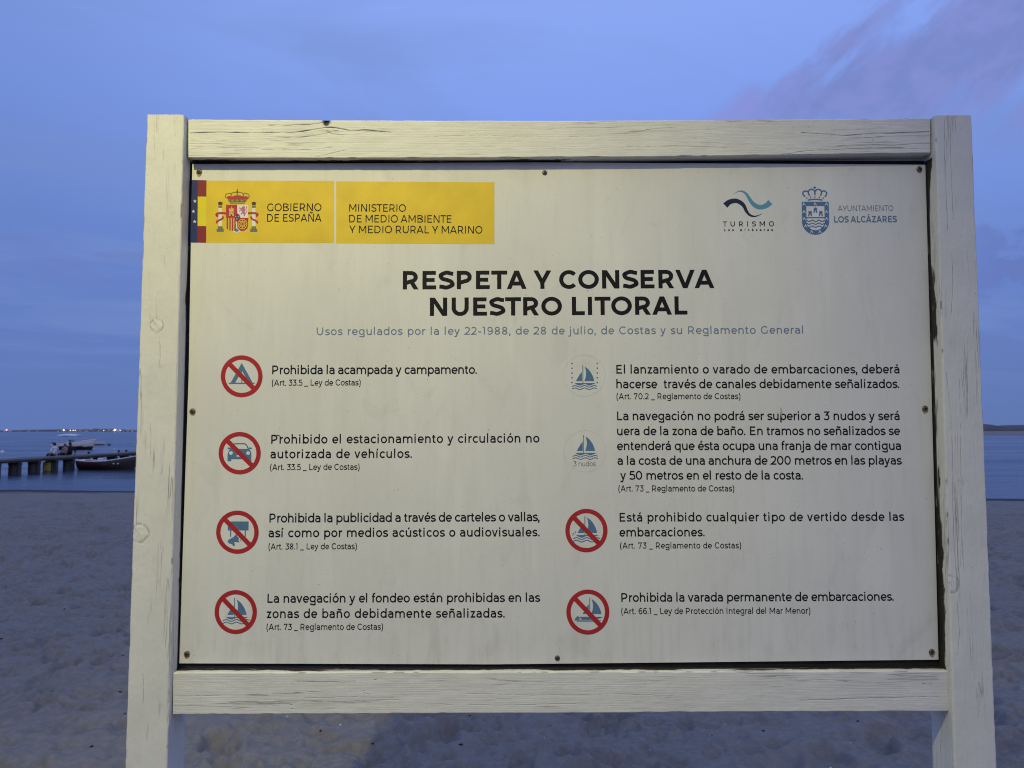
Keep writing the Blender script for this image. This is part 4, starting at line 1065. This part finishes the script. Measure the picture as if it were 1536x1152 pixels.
# ================================================================== BOATS
def hull(nsec, L, beam_f, sheer_f, keel_f, flare, th, stem=0.0, flip=False):
    """open shell: bow at +x. Returns outer grid rings"""
    rows = []
    for i in range(nsec + 1):
        t = i / nsec
        bw, sh, kl = beam_f(t) / 2, sheer_f(t), keel_f(t)
        ring = []
        for j in range(-9, 10):
            a = j / 9; s = 1 - abs(a)            # 0 at gunwale, 1 at keel
            ww = bw * (1 - s ** flare) * (1 if a >= 0 else -1)
            zz2 = sh + (kl - sh) * s ** .72
            xx = (t - .5) * L + stem * (1 - s) * max(0, (t - .72) / .28) ** 1.5
            ring.append(Vector((xx, ww, zz2)))
        rows.append(ring)
    return rows
def hull_mesh(rows, th, split=None):
    """shell with thickness; faces below z=split take material 1, the inside takes 2"""
    b = MB(); ns, nj = len(rows), len(rows[0])
    inn = []
    for i, r in enumerate(rows):
        c = Vector((r[0].x, 0, 0)); k = []
        for p in r:
            q = p.copy(); wmax = max(abs(r[0].y), .02); q.y *= max(0, 1 - th / wmax); q.z = p.z + th * (1 - abs(p.y) / wmax) * 1.5; q.x = p.x * (1 - th / 3)
            k.append(q)
        inn.append(k)
    V = [p for r in rows for p in r] + [p for r in inn for p in r]; o = ns * nj
    F0, F1, F2 = [], [], []
    for i in range(ns - 1):
        for j in range(nj - 1):
            f = (i * nj + j, (i + 1) * nj + j, (i + 1) * nj + j + 1, i * nj + j + 1)
            zc = sum(V[k].z for k in f) / 4
            (F1 if split is not None and zc < split else F0).append(f)
            F2.append(tuple(o + k for k in reversed(f)))
    for i in range(ns - 1):
        for j in (0, nj - 1):
            f = (i * nj + j, o + i * nj + j, o + (i + 1) * nj + j, (i + 1) * nj + j); F0.append(f if j == 0 else tuple(reversed(f)))
    F0.append(tuple(range(nj))); F2.append(tuple(o + k for k in reversed(range(nj))))
    F0.append(tuple((ns - 1) * nj + k for k in reversed(range(nj))))
    base = len(b.v)
    b.v += [tuple(p) for p in V]
    for mi, fs in ((0, F0), (1, F1), (2, F2)):
        b.f += fs; b.m += [mi] * len(fs)
    return b, inn
def gunwale(rows, rad, lift=.0):
    b = MB()
    left = [r[0] + Vector((0, 0, lift)) for r in rows]; right = [r[-1] + Vector((0, 0, lift)) for r in rows]
    b.tube(left, rad, 8); b.tube(right, rad, 8); b.tube([left[0], right[0]], rad, 8)
    return b
white_p = mat("white_boat_paint", (.80, .79, .78), .4, .06, 4)
offw = mat("greyish_boat_gelcoat", (.80, .74, .71), .45, .06, 3)
darkhull = mat("hull_shade_and_buoy_blue", (.022, .028, .050), .45, .2, 3)  # paints in the motor boat's lower hull shade; also the dark buoy's colour
maroon = mat("worn_maroon_hull_paint", (.070, .020, .020), .55, .35, 5)
_b = NB(maroon.node_tree); _p = maroon.node_tree.nodes['Principled BSDF']       # the paint has worn to grey-brown wood towards the bow
_o = _b.n('ShaderNodeTexCoord').outputs['Object']; _s = _b.n('ShaderNodeSeparateXYZ'); _b.put(_s.inputs[0], _o)
_f = _b.sstep(_b.math('ADD', _s.outputs[0], _b.math('MULTIPLY', _b.noise(_b.mapping(_o, (1.2, 1, 5)), 1.6, 4, .6), 1.6)), .0, 1.5)
_b.put(_p.inputs['Base Color'], _b.mix(_f, (.058, .018, .020), (.060, .050, .046)))
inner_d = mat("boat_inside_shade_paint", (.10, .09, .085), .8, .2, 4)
blackp = mat("black_plastic", (.02, .02, .02), .5, .1, 10)
canvas = mat("pale_grey_canvas", (.80, .79, .79), .85, .1, 10)
alu = mat("aluminium_tube", (.5, .5, .52), .35, .1, 20, metal=.9)
glassd = mat("tinted_windscreen", (.03, .04, .06), .1, .05, 5)
ropem = mat("pale_mooring_rope", (.35, .31, .25), .9, .2, 60)

# wooden rowing boat beside the jetty
rb = tag(empty("rowing_boat", (-29.15, 51.6, WATER), R(2)), "dark red wooden rowing boat with white gunwale alongside the jetty", "rowing boat")
rows = hull(26, 3.75, lambda t: 1.45 * (math.sin(math.pi * (.26 + .74 * t)) ** .62 if t < 1 else 0) + .03, lambda t: .50 + .16 * (1 - t) ** 2.5 + .46 * t ** 2.6, lambda t: -.16 + .20 * max(0, t - .75) ** 1.2, 1.7, .03, .34)
b, inn = hull_mesh(rows, .03); b.build("hull", [maroon, maroon, inner_d], rb, True)
gunwale(rows, .036, .01).build("gunwale", white_p, rb, True)
for x, wd in ((-.75, 1.2), (.15, 1.38), (.95, 1.0)):
    b = MB(); b.box((x, 0, .38), (.24, wd, .035), bev=.008); b.build("thwart", inner_d, rb)
b = MB(); b.box((-1.45, 0, .55), (.75, 1.02, .05), bev=.01); b.box((-1.84, 0, .56), (.05, 1.06, .22), bev=.01); b.build("stern_deck", white_p, rb)
b = MB(); b.box((-.48, .1, .58), (.30, .42, .46), bev=.04); b.build("engine_box", white_p, rb)
b = MB(); b.lathe([(.02, -.16), (.20, -.14), (.26, .0), (.20, .14), (.02, .16)], (.45, .15, .52), 14); b.build("fender", mat("grey_fender_rubber", (.08, .08, .085), .7), rb, True)
for x in (.75, 1.05):
    b = MB(); b.lathe([(.01, -.05), (.05, -.03), (.06, 0), (.05, .03), (.01, .05)], (x, -.56 + .05 * (x - .7), .42), 10); b.build("cleat", white_p, rb, True)
for s in (-1, 1):
    b = MB(); b.tube([(-1.1, s * .45, .47), (1.1, s * .3, .60)], .022, 8); b.box((1.35, s * .27, .615), (.5, .11, .02), rz=R(-s * 8), bev=.008); b.build("oar", ropem, rb)

# moored motor boat with canopy
mo = tag(empty("motor_boat", (-63.8, 104, WATER), R(4)), "pale motor boat with shaded lower hull and a canopy frame moored beyond the jetty", "motor boat")
rows = hull(26, 5.2, lambda t: 2.1 * (math.sin(math.pi * (.36 + .64 * t)) ** .6 if t < 1 else 0) + .04, lambda t: .82 + .62 * t ** 1.4, lambda t: -.25 + .35 * max(0, t - .7) ** 1.3, 2.1, .05, .55)
b, inn = hull_mesh(rows, .05, .52); b.build("hull", [offw, darkhull, inner_d], mo, True)
gunwale(rows, .05, .0).build("rub_rail", white_p, mo, True)
b = MB()
dk = [r for r in rows if r[0].x > .1]
V = [];
for r in dk: V += [r[0] + Vector((0, 0, .02)), Vector((r[0].x, 0, r[0].z + .10)), r[-1] + Vector((0, 0, .02))]
b.add(V, [(i * 3 + j, (i + 1) * 3 + j, (i + 1) * 3 + j + 1, i * 3 + j + 1) for i in range(len(dk) - 1) for j in (0, 1)]); b.build("fore_deck", offw, mo, True)
b = MB(); b.add([(.0, -.75, 1.05), (.0, .75, 1.05), (-.28, .66, 1.42), (-.28, -.66, 1.42), (-.03, -.75, 1.05), (-.03, .75, 1.05), (-.31, .66, 1.42), (-.31, -.66, 1.42)], [(0, 1, 2, 3), (7, 6, 5, 4), (0, 3, 7, 4), (1, 5, 6, 2), (2, 6, 7, 3)]); b.build("windscreen", glassd, mo)
b = MB(); b.box((-.55, 0, .75), (.6, .8, .7), bev=.06); b.build("console", offw, mo)
b = MB(); b.box((-1.7, 0, .62), (.6, 1.3, .4), bev=.05); b.build("seat", white_p, mo)
b = MB(); X, Yq = np.meshgrid(np.linspace(-1.75, .75, 13), np.linspace(-.95, .95, 9))
Zc = 2.30 - .10 * ((X + .5) / 1.25) ** 2 - .16 * (Yq / .95) ** 2
V = [(float(a), float(c), float(q)) for a, c, q in zip(X.ravel(), Yq.ravel(), Zc.ravel())]; V2 = [(a, c, q - .16) for a, c, q in V]; n_ = len(V)
Fq = [(i * 13 + j, i * 13 + j + 1, (i + 1) * 13 + j + 1, (i + 1) * 13 + j) for i in range(8) for j in range(12)]
edge = [j for j in range(13)] + [i * 13 + 12 for i in range(1, 9)] + [8 * 13 + j for j in range(11, -1, -1)] + [i * 13 for i in range(7, 0, -1)]
b.add(V + V2, Fq + [tuple(n_ + k for k in reversed(f)) for f in Fq] + [(edge[k], n_ + edge[k], n_ + edge[(k + 1) % len(edge)], edge[(k + 1) % len(edge)]) for k in range(len(edge))]); b.build("canopy", canvas, mo, True)
for s in (-1, 1):
    b = MB()
    for x0, x1 in ((-.5, -1.7), (-.5, .7), (-.5, -.5)): b.tube([(x0, s * .93, .95), (x1, s * .92, 2.2)], .014, 6)
    b.build("canopy_frame", alu, mo, True)
b = MB(); b.box((-2.78, 0, .82), (.34, .36, .52), bev=.08); b.box((-2.78, 0, .25), (.16, .12, .9), bev=.03); b.build("outboard_motor", blackp, mo)

# little tender behind it
td = tag(empty("dinghy", (-79.2, 137, WATER), R(6)), "small pale dinghy floating to the right of the motor boat", "dinghy")
rows = hull(20, 2.35, lambda t: 1.3 * (math.sin(math.pi * (.34 + .66 * t)) ** .55 if t < 1 else 0) + .05, lambda t: .42 + .30 * t ** 2, lambda t: -.1 + .2 * max(0, t - .7), 2.0, .05, .12)
b, inn = hull_mesh(rows, .04, .16); b.build("hull", [offw, inner_d, inner_d], td, True)
gunwale(rows, .06, 0).build("gunwale", white_p, td, True)
b = MB(); b.box((-.2, 0, .36), (.3, 1.15, .05), bev=.01); b.build("thwart", offw, td)
b = MB(); b.box((-1.22, 0, .56), (.24, .26, .42), bev=.06); b.box((-1.24, 0, .1), (.1, .09, .6)); b.build("outboard_motor", mat("grey_outboard_cowl", (.25, .24, .24), .4), td)

def buoy(px, py, y, r, m, label):
    x = (px - 768) / FPX * y; o = tag(empty("buoy", (x, y, WATER)), label, "buoy")
    b = MB(); b.lathe([(.02, -r * .7), (r * .75, -r * .5), (r, .05), (r * .8, r * .6), (r * .3, r * .95), (.02, r)], n=16); b.build("float", m, o, True)
    b = MB(); b.tube([(0, 0, r * .9), (r * .22, 0, r * 1.2), (0, 0, r * 1.35), (-r * .22, 0, r * 1.2), (0, 0, r * .9)], r * .07, 6); b.build("ring", alu, o, True)
buoy(6.3, 679, 90, .30, white_p, "small white buoy floating at the left edge of the picture")
buoy(165.5, 668, 135, .34, darkhull, "small dark buoy floating right of the pale dinghy")
# yellow float between the jetty supports
yx, yy = -31.95, 49.25
o = tag(empty("mooring_float", (yx, yy, WATER), R(35)), "dirty yellow float wedged under the jetty between two supports", "float")
b = MB(); b.box((0, 0, .30), (.46, .46, .66), bev=.09); b.build("body", mat("dirty_yellow_plastic", (.42, .34, .08), .6, .3, 6, bump=.3), o, True)
b = MB(); b.tube([(-.1, 0, .62), (-.06, 0, .70), (.06, 0, .70), (.1, 0, .62)], .018, 8); b.build("handle", ropem, o, True)

# ================================================================== PEOPLE sitting on the jetty
skin_m = mat("skin", (.36, .20, .14), .55, .1, 30)
def skin_obj(name, V, E, rad, m, parent, sub=2, root=0):
    me = bpy.data.meshes.new(name); me.from_pydata(V, E, []); me.materials.append(m)
    o = bpy.data.objects.new(name, me); COL.objects.link(o); o.parent = parent
    o.modifiers.new("skin", 'SKIN'); s = o.modifiers.new("smooth", 'SUBSURF'); s.levels = sub; s.render_levels = sub
    sv = me.skin_vertices[0].data
    for i, r_ in enumerate(rad): sv[i].radius = (r_, r_) if not isinstance(r_, tuple) else r_; sv[i].use_root = (i == root)
    o.modifiers["skin"].use_smooth_shade = True
    return o
def person(loc, rz, lean, label, shirt_m, trouser_m, hair_m, arm='lap', scale=1.0, hair_len=.0):
    """seated figure facing local +y: legs hang over the jetty's edge"""
    e = tag(empty("person", loc, rz), label, "person", "people sitting on the jetty"); e.scale = (scale,) * 3
    V, Ed, Ra = [], [], []
    def v(p, r_, par=None):
        V.append(tuple(p)); Ra.append(r_)
        if par is not None: Ed.append((par, len(V) - 1))
        return len(V) - 1
    L = lambda z: lean * z * z * .9
    lx = lambda z: lean * .55 * z
    pel = v((0, 0, .12), (.155, .115)); wa = v((lx(.2), -.02 + L(.3), .27), (.135, .10), pel); ch = v((lx(.4), -.02 + L(.45), .43), (.165, .115), wa)
    sh = v((lx(.5), .0 + L(.52), .535), (.12, .085), ch); nk = v((lx(.56), .02 + L(.6), .60), .055, sh); hd = v((lx(.64), .05 + L(.66), .675), (.072, .082), nk); tp = v((lx(.72), .045 + L(.7), .775), (.070, .085), hd); cw = v((lx(.76), .035 + L(.72), .825), (.045, .055), tp)
    v((lx(.66), .145 + L(.68), .705), .014, hd)                      # nose
    for s in (-1, 1): v((lx(.68) + s * .078, .03 + L(.68), .71), .016, hd)   # ears
    jo = {}
    for s in (-1, 1):
        hp = v((s * .10, .06, .11), .085, pel); kn = v((s * .13, .44, .115), .062, hp); cf = v((s * .13, .47, -.10), .055, kn); an = v((s * .13, .45, -.33), .036, cf); ft = v((s * .14, .56, -.37), (.036, .028), an); v((s * .145, .63, -.385), (.03, .018), ft)
        sx_ = lx(.5) + s * .175; sy_ = L(.52)
        s0 = v((sx_, sy_, .52), .058, sh)
        if arm == 'lap' or (arm == 'mixed' and s > 0): el = (sx_ + s * .07, sy_ + .08, .29); wr = (s * .10, .28, .22); dirn = Vector((-s * .3, .9, -.25))
        else: el = (sx_ + s * .10, sy_ - .10, .27); wr = (sx_ + s * .14, sy_ - .02 - L(.3), .045); dirn = Vector((s * .35, .75, -.12))
        el_ = v(el, .045, s0); wr_ = v(wr, .029, el_)
        dirn.normalize(); side = dirn.cross(Vector((0, 0, 1))).normalized()
        pm = v(Vector(wr) + dirn * .055, (.036, .018), wr_)
        for q, (of, ln) in enumerate(((-.03, .062), (-.010, .075), (.010, .070), (.028, .055))):
            k1 = Vector(wr) + dirn * .095 + side * of; k2 = k1 + dirn * ln * .55 + Vector((0, 0, -.006)); k3 = k2 + dirn * ln * .45 + Vector((0, 0, -.014))
            i1 = v(k1, .0095, pm); i2 = v(k2, .0085, i1); v(k3, .007, i2)
        th = v(Vector(wr) + dirn * .045 + side * s * -.042, .011, wr_); v(Vector(wr) + dirn * .085 + side * s * -.056 + Vector((0, 0, -.008)), .009, th)
        jo[s] = (hp, kn, cf, an, s0, el_)
    body = skin_obj("body", V, Ed, Ra, skin_m, e, 2, pel)
    em = body.evaluated_get(bpy.context.evaluated_depsgraph_get()); me = em.to_mesh()
    co = [v_.co.copy() for v_ in me.vertices]; no = [v_.normal.copy() for v_ in me.vertices]; fs = [tuple(p_.vertices) for p_ in me.polygons]; em.to_mesh_clear()
    shirt_e = [(pel, wa), (wa, ch), (ch, sh)] + [(sh, jo[s][4]) for s in (1, -1)] + [(jo[s][4], jo[s][5]) for s in (1, -1)]
    trous_e = [(pel, jo[s][0]) for s in (1, -1)] + [(jo[s][0], jo[s][1]) for s in (1, -1)] + [(jo[s][1], jo[s][2]) for s in (1, -1)] + [(jo[s][2], jo[s][3]) for s in (1, -1)]
    def near(p):
        best = (9, None, 0)
        for E_ in Ed:
            A_, B2 = Vector(V[E_[0]]), Vector(V[E_[1]]); d_ = B2 - A_; t_ = max(0, min(1, (p - A_).dot(d_) / max(d_.length_squared, 1e-9)))
            q = (p - A_ - d_ * t_).length
            if q < best[0]: best = (q, E_, t_)
        return best
    cls = []
    for p in co:
        q, E_, t_ = near(p)
        if E_ == (pel, wa): cls.append(1 if t_ > .05 and p.z > .13 else 2)
        elif E_ in shirt_e: cls.append(1)
        elif E_ == (sh, nk): cls.append(1 if t_ < .55 else 0)
        elif E_[0] in (jo[1][5], jo[-1][5]) and t_ < .12: cls.append(1)
        elif E_ in trous_e: cls.append(2)
        else: cls.append(0)
    def shell(name, k, m, off):
        sel = [f for f in fs if sum(cls[i] == k for i in f) >= 1]
        ids = sorted({i for f in sel for i in f}); mp = {i: n_ for n_, i in enumerate(ids)}
        b = MB(); b.add([co[i] + no[i] * off for i in ids], [tuple(mp[i] for i in f) for f in sel]); o = b.build(name, m, e, True)
        sd = o.modifiers.new("thickness", 'SOLIDIFY'); sd.thickness = .012; sd.offset = -1
    shell("shirt", 1, shirt_m, .014); shell("trousers", 2, trouser_m, .011)
    hc = (Vector(V[hd]) + Vector(V[tp])) / 2 + Vector((0, -.012, .022))
    bmq = bmesh.new(); bmesh.ops.create_icosphere(bmq, subdivisions=4, radius=1)
    for v_ in bmq.verts:
        d_ = v_.co.normalized(); face = d_.y > .10 and d_.z < .52 + .25 * (1 - d_.y); low = d_.z < -.62 - hair_len * 4
        rad_ = .060 if (face or low) else .104 + .006 * math.sin(d_.x * 23 + d_.z * 17) * math.cos(d_.y * 19)
        v_.co = hc + Vector((d_.x * rad_ * .86, d_.y * rad_ * 1.02, d_.z * rad_ * (1.06 if d_.z > 0 else 1.0 + hair_len * 12)))
    b = MB(); b.bm(bmq); b.build("hair", hair_m, e, True)
    for s in (-1, 1):
        b = MB(); b.lathe([(.001, -.009), (.009, 0), (.001, .009)], (V[hd][0] + s * .030, V[hd][1] + .079, V[hd][2] + .052), 8); b.build("eye", blackp, e, True)
    return e
dk_hair = mat("dark_hair", (.015, .012, .010), .7, .2, 60); br_hair = mat("brown_hair", (.09, .05, .03), .7, .2, 60)
sh_w = mat("white_printed_shirt", (.62, .63, .70), .85, .1, 14); sh_p = mat("dusty_pink_shirt", (.30, .22, .22), .85, .12, 14); sh_k = mat("black_shirt", (.016, .016, .02), .85, .1, 14)
tr_k = mat("dark_trousers", (.02, .02, .03), .9, .1, 14)
def seat_at(px, x): return (x, -x * FPX / (768 - px), DZ)
# seated along the jetty's far edge, backs to the viewer
person(seat_at(83.5, PX - 1.02), R(62), .34, "person in a white shirt leaning forward on the jetty, left of the others", sh_w, tr_k, dk_hair, 'mixed', 1.12)
person(seat_at(100.5, PX - 1.12), R(78), .10, "person in a dusty pink shirt sitting in the middle of the three on the jetty", sh_p, tr_k, br_hair, 'lap', 1.0)
person(seat_at(107.5, PX - 1.10), R(66), .20, "person all in black sitting at the right of the three on the jetty", sh_k, tr_k, dk_hair, 'prop', 1.12, .06)

# ================================================================== bits of shell and weed on the sand
rs = random.Random(3)
b = MB(); b2 = MB()
def gz(x, y): return float(base_z(np.array(x), np.array(y)))
chips = []
for k in range(300):
    dd = 2.6 + 14 * rs.random() ** 1.7; aa = R(-46) + R(92) * rs.random(); chips.append((dd * math.sin(aa), dd * math.cos(aa)))
dg = bpy.context.evaluated_depsgraph_get(); gobj = bpy.data.objects['ground']
for k, (x, y) in enumerate(chips):
    hit, loc, nrm, _ = gobj.ray_cast(Vector((x, y, 3)), Vector((0, 0, -1)))
    if not hit: continue
    dark = rs.random() < .35
    s = rs.uniform(.004, .010) if not dark else rs.uniform(.005, .014)
    t_ = b2 if dark else b
    bmq = bmesh.new(); bmesh.ops.create_icosphere(bmq, subdivisions=1, radius=s)
    for v in bmq.verts: v.co = Vector((v.co.x * rs.uniform(.8, 1.5), v.co.y * rs.uniform(.5, 1), v.co.z * rs.uniform(.25, .5)))
    bmq.transform(Matrix.Translation(loc + Vector((0, 0, s * .15))) @ Matrix.Rotation(rs.random() * 6, 4, 'Z') @ Matrix.Rotation(rs.uniform(-.4, .4), 4, 'X'))
    t_.bm(bmq)
tag(b.build("shell_fragments", mat("bleached_shell", (.55, .53, .50), .5, .1, 80), None), "tiny white shell fragments scattered over the sand", kind="stuff")
tag(b2.build("dry_seaweed_bits", mat("dry_dark_seaweed", (.022, .018, .015), .9, .2, 80), None), "dark scraps of dry seaweed scattered over the sand", kind="stuff")
